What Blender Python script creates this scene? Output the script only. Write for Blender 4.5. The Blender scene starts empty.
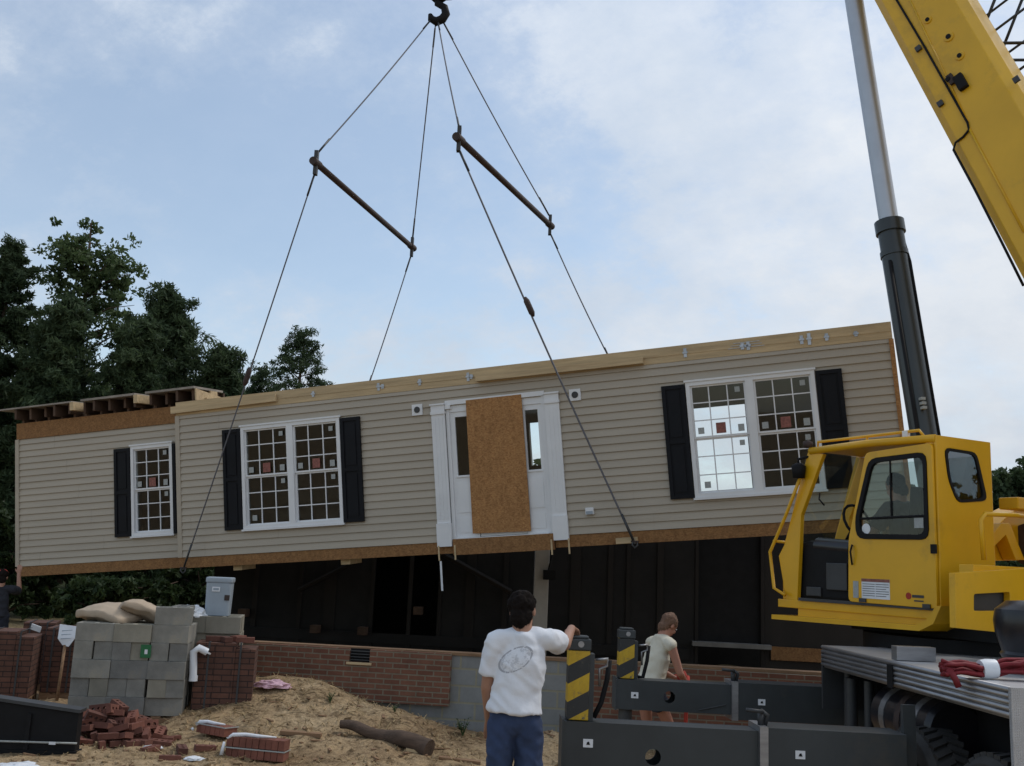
import bpy, bmesh, math, random
import numpy as np
from mathutils import Vector, Matrix, noise, Euler
random.seed(7); np.random.seed(7)
S = bpy.context.scene
COL = S.collection
R = math.radians
CZ = 2.1                                   # eye height above the ground by the foundation

# ------------------------------------------------------------------ camera
FOC = 1000.0; PITCH = math.atan(.18); ROLL = R(2.5)
FW = Vector((0, math.cos(PITCH), math.sin(PITCH)))
_u0 = Vector((0, -math.sin(PITCH), math.cos(PITCH))); _r0 = Vector((1, 0, 0))
RT = _r0*math.cos(ROLL) + _u0*math.sin(ROLL)
UP = -_r0*math.sin(ROLL) + _u0*math.cos(ROLL)
CAM = Vector((0, 0, CZ))
cd = bpy.data.cameras.new('camera'); cam = bpy.data.objects.new('camera', cd); COL.objects.link(cam)
cd.sensor_width = 36; cd.lens = FOC/1024*36; cd.clip_end = 3000; cd.clip_start = .05
m = Matrix((RT, UP, -FW)).transposed().to_4x4(); m.translation = CAM
cam.matrix_world = m; S.camera = cam

def ray(px, py):
    r = FW + RT*((px-512)/FOC) - UP*((py-383)/FOC)
    return r/r.y
def P(px, py, D):                          # a measured point of the place: pixel and metres ahead
    return CAM + ray(px, py)*D
def onplane(px, py, p0, n):
    r = ray(px, py); return CAM + r*(((p0-CAM).dot(n))/(r.dot(n)))

def sm(a, b, x):
    t = max(0, min(1, (x-a)/(b-a))); return t*t*(3-2*t)
def gz(x, y, fine=True):                   # ground height
    z = .42*(1-sm(0, 10.5, y))
    z += .62*math.exp(-(((x+2.75)/1.15)**2) - ((y-12.65)/.85)**2)
    z += .22*math.exp(-(((x+1.2)/1.0)**2) - ((y-12.3)/.7)**2)
    z += .10*math.exp(-(((x+2.6)/1.2)**2) - ((y-11.3)/.6)**2)
    z += .18*math.exp(-(((x-.6)/.6)**2) - ((y-12.0)/.5)**2)
    z += .13*(1-sm(-1.6, .2, x))*(1-sm(11.8, 12.6, y))*sm(3, 7, y) + .13*(1-sm(-5.5, -4.2, x))*sm(11.8, 12.6, y)*(1-sm(15, 20, y))
    if y > 22: z += min(1.0, (y-22)*.02)
    if fine:
        z += .07*abs(noise.noise(Vector((x*2.1, y*2.1, 17))))-.02 + .055*noise.noise(Vector((x*1.3, y*1.3, 3))) + .03*noise.noise(Vector((x*3.7, y*3.7, 9)))
        z += .018*noise.noise(Vector((x*9, y*9, 1)))
    return z

# ------------------------------------------------------------------ materials
def newmat(name):
    M = bpy.data.materials.new(name); M.use_nodes = True
    nt = M.node_tree; b = nt.nodes['Principled BSDF']
    return M, nt, b
def N(nt, t, **k):
    n = nt.nodes.new(t)
    for a, v in k.items(): setattr(n, a, v)
    return n
def coords(nt, scale=(1, 1, 1), rot=(0, 0, 0)):
    tc = N(nt, 'ShaderNodeTexCoord'); mp = N(nt, 'ShaderNodeMapping')
    mp.inputs['Scale'].default_value = scale; mp.inputs['Rotation'].default_value = rot
    nt.links.new(tc.outputs['Object'], mp.inputs['Vector']); return mp.outputs['Vector']
def c4(c): return (c[0], c[1], c[2], 1)
def ramp(nt, fac, stops):
    r = N(nt, 'ShaderNodeValToRGB'); e = r.color_ramp.elements
    while len(e) < len(stops): e.new(.5)
    for el, (p, c) in zip(e, stops): el.position = p; el.color = c4(c)
    nt.links.new(fac, r.inputs['Fac']); return r.outputs['Color']
def addbump(nt, b, h, strength=.3, dist=.01):
    bp = N(nt, 'ShaderNodeBump'); bp.inputs['Strength'].default_value = strength; bp.inputs['Distance'].default_value = dist
    nt.links.new(h, bp.inputs['Height']); nt.links.new(bp.outputs['Normal'], b.inputs['Normal'])
def noise_tex(nt, vec, scale, detail=5, rough=.6):
    n = N(nt, 'ShaderNodeTexNoise'); n.inputs['Scale'].default_value = scale
    n.inputs['Detail'].default_value = detail; n.inputs['Roughness'].default_value = rough
    nt.links.new(vec, n.inputs['Vector']); return n.outputs['Fac']
def mixc(nt, fac, a, b):
    m_ = N(nt, 'ShaderNodeMix', data_type='RGBA')
    for sock, v in ((m_.inputs[0], fac), (m_.inputs[6], a), (m_.inputs[7], b)):
        if isinstance(v, (tuple, list)): sock.default_value = c4(v)
        elif isinstance(v, (int, float)): sock.default_value = v
        else: nt.links.new(v, sock)
    return m_.outputs[2]
def mat(name, c, rough=.7, var=.15, scale=3, bump=0, bscale=30, metal=0, spec=.5, stretch=(1, 1, 1), dirt=None, dfac=.0):
    M, nt, b = newmat(name); v = coords(nt, stretch)
    n = noise_tex(nt, v, scale)
    col = ramp(nt, n, [(.3, [x*(1-var) for x in c]), (.7, [min(1, x*(1+var)) for x in c])])
    if dirt:
        d = noise_tex(nt, v, scale*.6, 8, .7)
        f = ramp(nt, d, [(.62-dfac, (0, 0, 0)), (.78-dfac*.6, (1, 1, 1))])
        col = mixc(nt, f, col, dirt)
    nt.links.new(col, b.inputs['Base Color'])
    b.inputs['Roughness'].default_value = rough; b.inputs['Metallic'].default_value = metal
    b.inputs['Specular IOR Level'].default_value = spec
    if bump: addbump(nt, b, noise_tex(nt, v, bscale, 4), bump, .01)
    return M
def glassmat(name, tint=(.75, .8, .78), gloss=.1):
    M = bpy.data.materials.new(name); M.use_nodes = True; nt = M.node_tree
    for n in list(nt.nodes): nt.nodes.remove(n)
    o = N(nt, 'ShaderNodeOutputMaterial'); t = N(nt, 'ShaderNodeBsdfTransparent'); g = N(nt, 'ShaderNodeBsdfGlossy')
    t.inputs['Color'].default_value = c4(tint); g.inputs['Roughness'].default_value = .02
    lw = N(nt, 'ShaderNodeLayerWeight'); lw.inputs['Blend'].default_value = .5
    pw = N(nt, 'ShaderNodeMath', operation='POWER'); nt.links.new(lw.outputs['Facing'], pw.inputs[0]); pw.inputs[1].default_value = 4
    mt = N(nt, 'ShaderNodeMath', operation='MULTIPLY_ADD'); nt.links.new(pw.outputs[0], mt.inputs[0]); mt.inputs[1].default_value = .6; mt.inputs[2].default_value = gloss
    mx = N(nt, 'ShaderNodeMixShader'); nt.links.new(mt.outputs[0], mx.inputs[0])
    nt.links.new(t.outputs[0], mx.inputs[1]); nt.links.new(g.outputs[0], mx.inputs[2]); nt.links.new(mx.outputs[0], o.inputs[0])
    return M
def brickmat(name, c1, c2, mortar, bw, bh, ms=.01, vec='xz', var=.25, bump=.6):
    M, nt, b = newmat(name); tc = N(nt, 'ShaderNodeTexCoord'); sp = N(nt, 'ShaderNodeSeparateXYZ'); cb = N(nt, 'ShaderNodeCombineXYZ')
    nt.links.new(tc.outputs['Object'], sp.inputs[0])
    if vec == 'xz': nt.links.new(sp.outputs[0], cb.inputs[0])
    else:
        ad = N(nt, 'ShaderNodeMath', operation='ADD'); nt.links.new(sp.outputs[0], ad.inputs[0]); nt.links.new(sp.outputs[1], ad.inputs[1]); nt.links.new(ad.outputs[0], cb.inputs[0])
    nt.links.new(sp.outputs[2], cb.inputs[1])
    br = N(nt, 'ShaderNodeTexBrick'); br.inputs['Scale'].default_value = 1
    br.inputs['Brick Width'].default_value = bw; br.inputs['Row Height'].default_value = bh; br.inputs['Mortar Size'].default_value = ms
    br.inputs['Color1'].default_value = c4(c1); br.inputs['Color2'].default_value = c4(c2); br.inputs['Mortar'].default_value = c4(mortar)
    br.inputs['Mortar Smooth'].default_value = .2
    nt.links.new(cb.outputs[0], br.inputs['Vector'])
    n = noise_tex(nt, tc.outputs['Object'], 6, 8, .7)
    g = ramp(nt, n, [(.3, (1-var,)*3), (.7, (1+var*.6,)*3)])
    mx = N(nt, 'ShaderNodeMix', data_type='RGBA', blend_type='MULTIPLY'); mx.inputs[0].default_value = 1
    nt.links.new(br.outputs['Color'], mx.inputs[6]); nt.links.new(g, mx.inputs[7])
    nt.links.new(mx.outputs[2], b.inputs['Base Color']); b.inputs['Roughness'].default_value = .9
    iv = N(nt, 'ShaderNodeMath', operation='SUBTRACT'); iv.inputs[0].default_value = 1; nt.links.new(br.outputs['Fac'], iv.inputs[1])
    addbump(nt, b, iv.outputs[0], bump, .012)
    return M
def osbmat(name, dark=1.0):
    M, nt, b = newmat(name); v = coords(nt, (26, 26, 44))
    vo = N(nt, 'ShaderNodeTexVoronoi'); nt.links.new(v, vo.inputs['Vector']); vo.inputs['Scale'].default_value = 1.6
    bw = N(nt, 'ShaderNodeRGBToBW'); nt.links.new(vo.outputs['Color'], bw.inputs[0])
    k = dark
    col = ramp(nt, bw.outputs[0], [(.1, (.25*k, .115*k, .040*k)), (.45, (.335*k, .165*k, .058*k)), (.85, (.41*k, .215*k, .080*k))])
    n = noise_tex(nt, coords(nt, (1.6, 1.6, .8)), 7, 7, .75)
    g = ramp(nt, n, [(.32, (.78, .74, .68)), (.5, (1, 1, 1)), (.7, (1.18, 1.16, 1.12))])
    mx = N(nt, 'ShaderNodeMix', data_type='RGBA', blend_type='MULTIPLY'); mx.inputs[0].default_value = 1
    nt.links.new(col, mx.inputs[6]); nt.links.new(g, mx.inputs[7]); nt.links.new(mx.outputs[2], b.inputs['Base Color'])
    b.inputs['Roughness'].default_value = .85; addbump(nt, b, bw.outputs[0], .25, .004)
    return M
def platemat(name):                        # diamond tread aluminium
    M, nt, b = newmat(name); v = coords(nt, (22, 22, 22), (0, 0, .785))
    ck = N(nt, 'ShaderNodeTexVoronoi'); nt.links.new(v, ck.inputs['Vector']); ck.inputs['Randomness'].default_value = .25
    col = ramp(nt, noise_tex(nt, coords(nt), 2.5, 8, .7), [(.3, (.62, .62, .63)), (.7, (.86, .86, .87))])
    h = ramp(nt, ck.outputs['Distance'], [(.15, (1, 1, 1)), (.4, (0, 0, 0))])
    col = mixc(nt, h, mixc(nt, .45, col, (.22, .22, .22)), col)
    nt.links.new(col, b.inputs['Base Color']); b.inputs['Metallic'].default_value = .55; b.inputs['Roughness'].default_value = .45
    addbump(nt, b, h, .8, .012); return M

M = {}
M['siding'] = mat('vinyl_siding', (.395, .345, .272), .55, .07, 1.2, .06, 60, stretch=(.3, 1, 3), dirt=(.345, .292, .218), dfac=.03)
M['white'] = mat('white_trim', (.72, .73, .74), .45, .05, 2)
M['shutter'] = mat('dark_shutter', (.006, .007, .010), .6, .2, 3, .05, 80, spec=.2)
M['osb'] = osbmat('osb_board'); M['osb_dark'] = osbmat('weathered_osb', .55)
M['lumber'] = mat('new_lumber', (.50, .375, .215), .75, .2, 2.5, .15, 30, stretch=(.5, 8, 8), dirt=(.34, .22, .11), dfac=.05)
M['lumber_dk'] = mat('old_lumber', (.22, .13, .07), .85, .3, 4, .2, 30, stretch=(1, 6, 6))
M['rafter'] = mat('shaded_lumber', (.075, .043, .026), .85, .3, 4, .2, 30)  # lumber colour darkened to hold the shade under roof edge and house
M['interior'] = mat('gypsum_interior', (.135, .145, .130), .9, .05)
M['galv'] = mat('galvanised_steel', (.42, .45, .50), .4, .2, 12, metal=.7)
M['pane'] = glassmat('window_glass', (.93, .95, .95), .03)
M['cabglass'] = glassmat('cab_glass', (.80, .85, .84), .03)
M['tinted'] = glassmat('tinted_glass', (.40, .43, .46), .05)
M['step'] = mat('grey_step', (.15, .147, .14), .8, .2, 4)
M['osb_band'] = osbmat('osb_band', .70)
M['sticker_red'] = mat('red_sticker', (.24, .085, .065), .6, .35, 30)
M['sticker_w'] = mat('white_sticker', (.34, .36, .35), .6, .15, 40)
M['brick'] = brickmat('brick_veneer', (.140, .056, .034), (.190, .083, .050), (.19, .155, .110), .205, .064, .009)
M['cmu'] = brickmat('concrete_block_wall', (.235, .24, .235), (.205, .21, .205), (.27, .25, .18), .4, .2, .013, var=.15, bump=.4)
M['packbrick'] = brickmat('packed_brick', (.125, .055, .036), (.085, .039, .027), (.030, .017, .014), .2, .064, .006, vec='xyz', var=.3)
M['block'] = mat('concrete_block', (.235, .232, .215), .95, .2, 5, .4, 60, dirt=(.34, .30, .23), dfac=.07)
M['block_tan'] = mat('tan_concrete_block', (.255, .235, .185), .95, .18, 4, .3, 60)
M['redbrick'] = mat('loose_red_brick', (.165, .066, .046), .92, .3, 5, .3, 60)
M['dark'] = mat('shade_black_panel', (.009, .008, .0075), .85, .6, 1.3, .3, 8)  # near-black colour stands in for the deep shade below the lifted house
def randomise(Mx, lo, hi):                 # each copy a little darker or paler, as cast
    nt = Mx.node_tree; b = nt.nodes['Principled BSDF']; src = b.inputs['Base Color'].links[0].from_socket
    oi = N(nt, 'ShaderNodeObjectInfo'); r = ramp(nt, oi.outputs['Random'], [(0, lo), (1, hi)])
    mx = N(nt, 'ShaderNodeMix', data_type='RGBA', blend_type='MULTIPLY'); mx.inputs[0].default_value = 1
    nt.links.new(src, mx.inputs[6]); nt.links.new(r, mx.inputs[7]); nt.links.new(mx.outputs[2], b.inputs['Base Color'])
randomise(M['block'], (.70, .70, .70), (1.12, 1.08, 1.0)); randomise(M['block_tan'], (.7, .72, .75), (1.1, 1.1, 1.1)); randomise(M['redbrick'], (.62, .66, .68), (1.25, 1.15, 1.1))
M['shade_wood'] = mat('shade_dark_wood', (.013, .010, .008), .85, .35, 2, .1, 20, stretch=(1, 1, .3))  # framing colour with the under-house shade painted in
M['yellow'] = mat('crane_yellow_paint', (.70, .375, .007), .36, .10, 1.5, .03, 8, spec=.5, dirt=(.42, .23, .02), dfac=.06)
M['yellow_boom'] = mat('boom_yellow_paint', (.72, .415, .014), .4, .12, .8, .03, 5, dirt=(.36, .22, .03), dfac=.07)
M['black'] = mat('black_rubber', (.010, .010, .011), .7, .2, 6, spec=.2)
M['tyre'] = mat('tyre_rubber', (.040, .038, .036), .85, .25, 8, .2, 40, dirt=(.06, .05, .04), dfac=.04)
M['blackgloss'] = mat('black_vinyl', (.012, .012, .016), .28, .2, 3, .1, 12)
M['steeldark'] = mat('dark_steel', (.035, .037, .040), .5, .2, 3, .05, 30)
M['outrig'] = mat('charcoal_outrigger_paint', (.036, .042, .045), .5, .25, 1.5, .05, 20, dirt=(.085, .072, .055), dfac=.07)
M['cyl'] = mat('dark_grey_cylinder', (.030, .036, .037), .32, .12, 2, spec=.5)
M['chrome'] = mat('chrome_rod', (.50, .52, .55), .45, .08, 2, metal=.65)
M['plate'] = platemat('tread_plate')
M['alu'] = mat('ribbed_aluminium', (.33, .33, .34), .42, .2, 4, metal=.8, stretch=(1, 1, 6))
M['rope'] = mat('wire_rope', (.13, .13, .145), .6, .3, 60, .3, 200, metal=.3)
M['rust'] = mat('rusty_steel', (.045, .028, .023), .75, .35, 8, .2, 50)
M['yb'] = None
M['skin'] = mat('skin', (.36, .19, .125), .55, .08, 8)
M['skin_tan'] = mat('sunburnt_skin', (.38, .175, .115), .55, .08, 8)
M['hair'] = mat('dark_brown_hair', (.010, .007, .006), .85, .3, 60, .3, 120, spec=.12)
M['hair_l'] = mat('short_reddish_hair', (.16, .085, .05), .75, .25, 60, .4, 120)
M['jeans'] = mat('blue_jeans', (.027, .046, .105), .9, .25, 7, .2, 200)
M['shorts'] = mat('dark_shorts', (.020, .024, .040), .9, .2, 6)
M['tan_shirt'] = mat('pale_tan_shirt', (.60, .56, .45), .85, .1, 4, .1, 30)
M['navy'] = mat('dark_work_shirt', (.016, .018, .026), .85, .2, 6)
M['red'] = mat('red_cloth', (.36, .035, .02), .8, .2, 8)
M['redstrap'] = mat('red_webbing', (.20, .012, .018), .7, .25, 14, .3, 60)
M['bag'] = mat('kraft_paper_bag', (.42, .33, .24), .85, .12, 4, .3, 10)
M['plastic_w'] = mat('white_plastic', (.70, .72, .75), .4, .08, 5, .1, 20)
M['plastic_g'] = mat('grey_blue_plastic', (.30, .35, .40), .45, .08, 3)
M['pink'] = mat('pink_film', (.58, .36, .42), .5, .15, 6, .3, 20)
M['green'] = mat('green_tag', (.02, .14, .05), .6, .1, 6)
M['log'] = mat('bark', (.085, .055, .038), .95, .35, 5, .6, 20, stretch=(1, 4, 4))
M['post'] = mat('pale_painted_post', (.40, .38, .35), .7, .1, 4)
M['weed'] = mat('weed_green', (.045, .085, .022), .7, .3, 8)
M['shingle'] = mat('roof_felt_edge', (.27, .24, .205), .8, .3, 5)
def leafmat(name, a, b_, tr=.25):
    Mx, nt, b = newmat(name); tc = N(nt, 'ShaderNodeTexCoord')
    n = noise_tex(nt, tc.outputs['Object'], .55, 3, .5)
    n2 = N(nt, 'ShaderNodeTexWhiteNoise'); g = N(nt, 'ShaderNodeNewGeometry'); nt.links.new(g.outputs['Random Per Island'], n2.inputs['Vector'])
    ad = N(nt, 'ShaderNodeMath', operation='MULTIPLY_ADD'); nt.links.new(g.outputs['Random Per Island'], ad.inputs[0]); ad.inputs[1].default_value = .5
    nt.links.new(n, ad.inputs[2])
    col = ramp(nt, ad.outputs[0], [(.4, a), (1.0, b_)])
    nt.links.new(col, b.inputs['Base Color']); b.inputs['Roughness'].default_value = .65; b.inputs['Specular IOR Level'].default_value = .25
    t = N(nt, 'ShaderNodeBsdfTranslucent'); nt.links.new(col, t.inputs['Color'])
    mx = N(nt, 'ShaderNodeMixShader'); mx.inputs[0].default_value = tr
    nt.links.new(b.outputs[0], mx.inputs[1]); nt.links.new(t.outputs[0], mx.inputs[2]); nt.links.new(mx.outputs[0], nt.nodes['Material Output'].inputs[0])
    return Mx
M['pine'] = leafmat('pine_needles', (.032, .056, .027), (.084, .120, .056), .4)
M['leaf'] = leafmat('broad_leaves', (.046, .080, .030), (.110, .150, .062), .45)
M['leaf_dk'] = leafmat('dark_leaves', (.030, .052, .022), (.075, .108, .046), .35)
M['shrub'] = leafmat('shrub_leaves', (.018, .034, .012), (.055, .082, .028), .3)

def groundmat():
    Mx, nt, b = newmat('sandy_ground'); tc = N(nt, 'ShaderNodeTexCoord'); v = tc.outputs['Object']
    a = noise_tex(nt, v, .7, 8, .65); d = noise_tex(nt, v, 5, 8, .7); e = noise_tex(nt, v, 26, 6, .75)
    c1 = ramp(nt, a, [(.3, (.28, .185, .105)), (.5, (.45, .325, .195)), (.72, (.57, .44, .285))])
    c2 = ramp(nt, d, [(.34, (.40, .38, .36)), (.52, (1, 1, 1)), (.75, (1.22, 1.18, 1.1))])
    mx = N(nt, 'ShaderNodeMix', data_type='RGBA', blend_type='MULTIPLY'); mx.inputs[0].default_value = 1
    nt.links.new(c1, mx.inputs[6]); nt.links.new(c2, mx.inputs[7])
    c3 = ramp(nt, e, [(.3, (.6, .58, .55)), (.6, (1.1, 1.1, 1.08))])
    m2 = N(nt, 'ShaderNodeMix', data_type='RGBA', blend_type='MULTIPLY'); m2.inputs[0].default_value = 1
    nt.links.new(mx.outputs[2], m2.inputs[6]); nt.links.new(c3, m2.inputs[7])
    sx = N(nt, 'ShaderNodeSeparateXYZ'); nt.links.new(v, sx.inputs[0])
    mr = N(nt, 'ShaderNodeMapRange'); mr.inputs[1].default_value = 22; mr.inputs[2].default_value = 30; nt.links.new(sx.outputs[1], mr.inputs[0])
    col = mixc(nt, mr.outputs[0], m2.outputs[2], (.045, .055, .022))
    nt.links.new(col, b.inputs['Base Color']); b.inputs['Roughness'].default_value = .97; b.inputs['Specular IOR Level'].default_value = .15
    h = N(nt, 'ShaderNodeMath', operation='ADD'); nt.links.new(d, h.inputs[0]); nt.links.new(e, h.inputs[1])
    addbump(nt, b, h.outputs[0], .8, .05); return Mx
M['ground'] = groundmat()
M['straw'] = leafmat('dry_straw', (.20, .135, .06), (.40, .30, .16), .1)

def stripemat():
    Mx, nt, b = newmat('yellow_black_hazard_stripes'); tc = N(nt, 'ShaderNodeTexCoord'); sp = N(nt, 'ShaderNodeSeparateXYZ'); nt.links.new(tc.outputs['Object'], sp.inputs[0])
    k = N(nt, 'ShaderNodeMath', operation='MULTIPLY_ADD'); nt.links.new(sp.outputs[0], k.inputs[0]); k.inputs[1].default_value = -.55; nt.links.new(sp.outputs[2], k.inputs[2])
    s = N(nt, 'ShaderNodeMath', operation='MULTIPLY'); nt.links.new(k.outputs[0], s.inputs[0]); s.inputs[1].default_value = 1/.245
    f = N(nt, 'ShaderNodeMath', operation='FRACT'); nt.links.new(s.outputs[0], f.inputs[0])
    g = N(nt, 'ShaderNodeMath', operation='GREATER_THAN'); nt.links.new(f.outputs[0], g.inputs[0]); g.inputs[1].default_value = .5
    n = noise_tex(nt, tc.outputs['Object'], 9, 8, .7)
    yl = ramp(nt, n, [(.3, (.42, .26, .015)), (.6, (.56, .36, .02))])
    nt.links.new(mixc(nt, g.outputs[0], (.025, .027, .028), yl), b.inputs['Base Color']); b.inputs['Roughness'].default_value = .55
    src = b.inputs['Base Color'].links[0].from_socket; w = ramp(nt, noise_tex(nt, tc.outputs['Object'], 14, 10, .75), [(.56, (0, 0, 0)), (.66, (1, 1, 1))]); nt.links.new(mixc(nt, w, src, (.11, .095, .07)), b.inputs['Base Color'])
    return Mx
M['stripe'] = stripemat()
def teemat():
    Mx, nt, b = newmat('white_tee_fabric'); tc = N(nt, 'ShaderNodeTexCoord'); sp = N(nt, 'ShaderNodeSeparateXYZ'); nt.links.new(tc.outputs['Object'], sp.inputs[0])
    def mth(op, a, c=None):
        q = N(nt, 'ShaderNodeMath', operation=op)
        for i, v in enumerate((a, c)):
            if v is None: continue
            if isinstance(v, (int, float)): q.inputs[i].default_value = v
            else: nt.links.new(v, q.inputs[i])
        return q.outputs[0]
    # printed oval on the shirt's back (local x, z), slightly tilted
    dx = mth('ADD', sp.outputs[0], .015); dz = mth('SUBTRACT', sp.outputs[2], 1.375)
    ex = mth('DIVIDE', mth('SUBTRACT', dx, mth('MULTIPLY', dz, .25)), .100); ez = mth('DIVIDE', mth('SUBTRACT', dz, mth('MULTIPLY', dx, .28)), .075)
    r = mth('SQRT', mth('ADD', mth('MULTIPLY', ex, ex), mth('MULTIPLY', ez, ez)))
    ringd = mth('ABSOLUTE', mth('SUBTRACT', r, .92)); ring = mth('LESS_THAN', ringd, .06)
    n = noise_tex(nt, tc.outputs['Object'], 38, 6, .7)
    ink = mth('MULTIPLY', mth('GREATER_THAN', n, .53), mth('LESS_THAN', r, .84))
    inner = mth('MULTIPLY', ink, .5)
    back = mth('LESS_THAN', sp.outputs[1], 0.0)
    f = mth('MULTIPLY', mth('MULTIPLY', mth('MAXIMUM', mth('MULTIPLY', ring, mth('GREATER_THAN', n, .42)), inner), back), .8)
    base = ramp(nt, noise_tex(nt, tc.outputs['Object'], 4), [(.3, (.66, .68, .73)), (.7, (.74, .76, .80))])
    nt.links.new(mixc(nt, f, base, (.29, .30, .33)), b.inputs['Base Color']); b.inputs['Roughness'].default_value = .9
    addbump(nt, b, noise_tex(nt, tc.outputs['Object'], 9, 4), .35, .02); return Mx
M['tee'] = teemat()

# ------------------------------------------------------------------ mesh building
class MB:
    def __init__(s, T=None): s.v = []; s.f = []; s.T = T
    def add(s, vs, fs):
        o = len(s.v)
        for p in vs:
            p = Vector(p)
            s.v.append(s.T @ p if s.T else p)
        s.f += [tuple(i+o for i in f) for f in fs]; return s
    def box(s, a, b, T=None):
        x0, y0, z0 = a; x1, y1, z1 = b
        vs = [Vector(p) for p in ((x0,y0,z0),(x1,y0,z0),(x1,y1,z0),(x0,y1,z0),(x0,y0,z1),(x1,y0,z1),(x1,y1,z1),(x0,y1,z1))]
        if T: vs = [T @ p for p in vs]
        return s.add(vs, [(0,3,2,1),(4,5,6,7),(0,1,5,4),(1,2,6,5),(2,3,7,6),(3,0,4,7)])
    def tube(s, pts, r, n=8, cap=True):
        pts = [Vector(p) for p in pts]; k = len(pts)
        rs = r if isinstance(r, (list, tuple)) else [r]*k
        vs = []; prev = None
        for i, p in enumerate(pts):
            t = (pts[min(i+1, k-1)]-pts[max(i-1, 0)])
            t = t.normalized() if t.length > 1e-9 else Vector((0, 0, 1))
            if prev is None:
                a = t.orthogonal().normalized()
            else:
                a = prev - t*prev.dot(t)
                a = a.normalized() if a.length > 1e-6 else t.orthogonal().normalized()
            prev = a; b = t.cross(a)
            for j in range(n):
                q = 2*math.pi*j/n; vs.append(p+(a*math.cos(q)+b*math.sin(q))*rs[i])
        fs = [(i*n+j, i*n+(j+1) % n, (i+1)*n+(j+1) % n, (i+1)*n+j) for i in range(k-1) for j in range(n)]
        if cap: fs += [tuple(range(n-1, -1, -1)), tuple((k-1)*n+j for j in range(n))]
        return s.add(vs, fs)
    def prism(s, poly, off):                 # polygon (3-D points) extruded by vector
        off = Vector(off); n = len(poly); a = [Vector(p) for p in poly]
        return s.add(a+[p+off for p in a], [tuple(range(n)), tuple(range(2*n-1, n-1, -1))]+[(i, n+i, n+(i+1) % n, (i+1) % n) for i in range(n)])
    def plate(s, outer, holes, off):         # polygon with holes, extruded by vector
        off = Vector(off); bm = bmesh.new(); loops = []
        for lp in [outer]+holes:
            vv = [bm.verts.new(Vector(p)) for p in lp]; loops.append(vv)
            for i in range(len(vv)): bm.edges.new((vv[i], vv[(i+1) % len(vv)]))
        bmesh.ops.triangle_fill(bm, use_beauty=True, edges=bm.edges[:])
        bm.verts.index_update()
        vs = [v.co.copy() for v in bm.verts]; n = len(vs); fs = [tuple(v.index for v in f.verts) for f in bm.faces]
        lid = [[v.index for v in l] for l in loops]; bm.free()
        allf = fs+[tuple(n+i for i in reversed(f)) for f in fs]
        for l in lid: allf += [(l[i], l[(i+1) % len(l)], n+l[(i+1) % len(l)], n+l[i]) for i in range(len(l))]
        return s.add(vs+[p+off for p in vs], allf)
    def lathe(s, prof, T, n=24, cap=True):             # (r,h) profile about local z
        vs = [T @ Vector((r*math.cos(2*math.pi*j/n), r*math.sin(2*math.pi*j/n), h)) for r, h in prof for j in range(n)]
        k = len(prof)
        fs = [(i*n+j, i*n+(j+1) % n, (i+1)*n+(j+1) % n, (i+1)*n+j) for i in range(k-1) for j in range(n)]
        if cap and prof[0][0] > 1e-4: fs.append(tuple(range(n-1, -1, -1)))
        if cap and prof[-1][0] > 1e-4: fs.append(tuple((k-1)*n+j for j in range(n)))
        return s.add(vs, fs)
    def mesh(s, name, material, smooth=False, bevel=0):
        me = bpy.data.meshes.new(name); bm = bmesh.new()
        vv = [bm.verts.new(p) for p in s.v]
        for f in s.f:
            try: bm.faces.new([vv[i] for i in f])
            except ValueError: pass
        bmesh.ops.recalc_face_normals(bm, faces=bm.faces[:])
        if bevel:
            es = [e for e in bm.edges if len(e.link_faces) == 2 and e.calc_face_angle(0) > .6]
            bmesh.ops.bevel(bm, geom=es, offset=bevel, segments=2, affect='EDGES', profile=.6, clamp_overlap=True)
        bm.to_mesh(me); bm.free()
        if smooth:
            for p in me.polygons: p.use_smooth = True
        me.materials.append(material); return me
    def build(s, name, material, parent=None, smooth=False, bevel=0, label=None):
        o = bpy.data.objects.new(name, s.mesh(name, material, smooth, bevel)); COL.objects.link(o)
        if parent: o.parent = parent
        if label: o['label'] = label
        if smooth == 'auto':
            smooth_by_angle(o)
        return o
def smooth_by_angle(o, ang=.7):
    me = o.data
    for p in me.polygons: p.use_smooth = True
    bm = bmesh.new(); bm.from_mesh(me)
    for e in bm.edges:
        if len(e.link_faces) == 2 and e.calc_face_angle(0) > ang: e.smooth = False
    bm.to_mesh(me); bm.free()
def tag(o, label, cat, group=None, kind=None):
    if label: o['label'] = label
    if cat: o['category'] = cat
    if group: o['group'] = group
    if kind: o['kind'] = kind
    return o
def thing(name, label, cat, loc=(0, 0, 0), rot=(0, 0, 0), group=None):
    o = bpy.data.objects.new(name, None); o.empty_display_size = .3; COL.objects.link(o)
    o.location = loc; o.rotation_euler = rot
    return tag(o, label, cat, group)
def frame(o, x, y, z):
    m_ = Matrix((x, y, z)).transposed().to_4x4(); m_.translation = o; return m_
def roundrect(x0, z0, x1, z1, r, n=4):
    pts = []
    for cx, cz, a0 in ((x1-r, z1-r, 0), (x0+r, z1-r, 90), (x0+r, z0+r, 180), (x1-r, z0+r, 270)):
        for i in range(n+1):
            a = R(a0+90*i/n); pts.append((cx+r*math.cos(a), cz+r*math.sin(a)))
    return pts
def roundpoly(pts, r, n=3):
    out = []; k = len(pts)
    for i in range(k):
        p = Vector(pts[i]); a = (Vector(pts[i-1])-p); b = (Vector(pts[(i+1) % k])-p)
        ra = min(r, a.length*.45); rb = min(r, b.length*.45)
        p0 = p+a.normalized()*ra; p1 = p+b.normalized()*rb
        for j in range(n+1):
            t = j/n; out.append(tuple(p0*(1-t)**2+p*2*t*(1-t)+p1*t*t))
    return out
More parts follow.
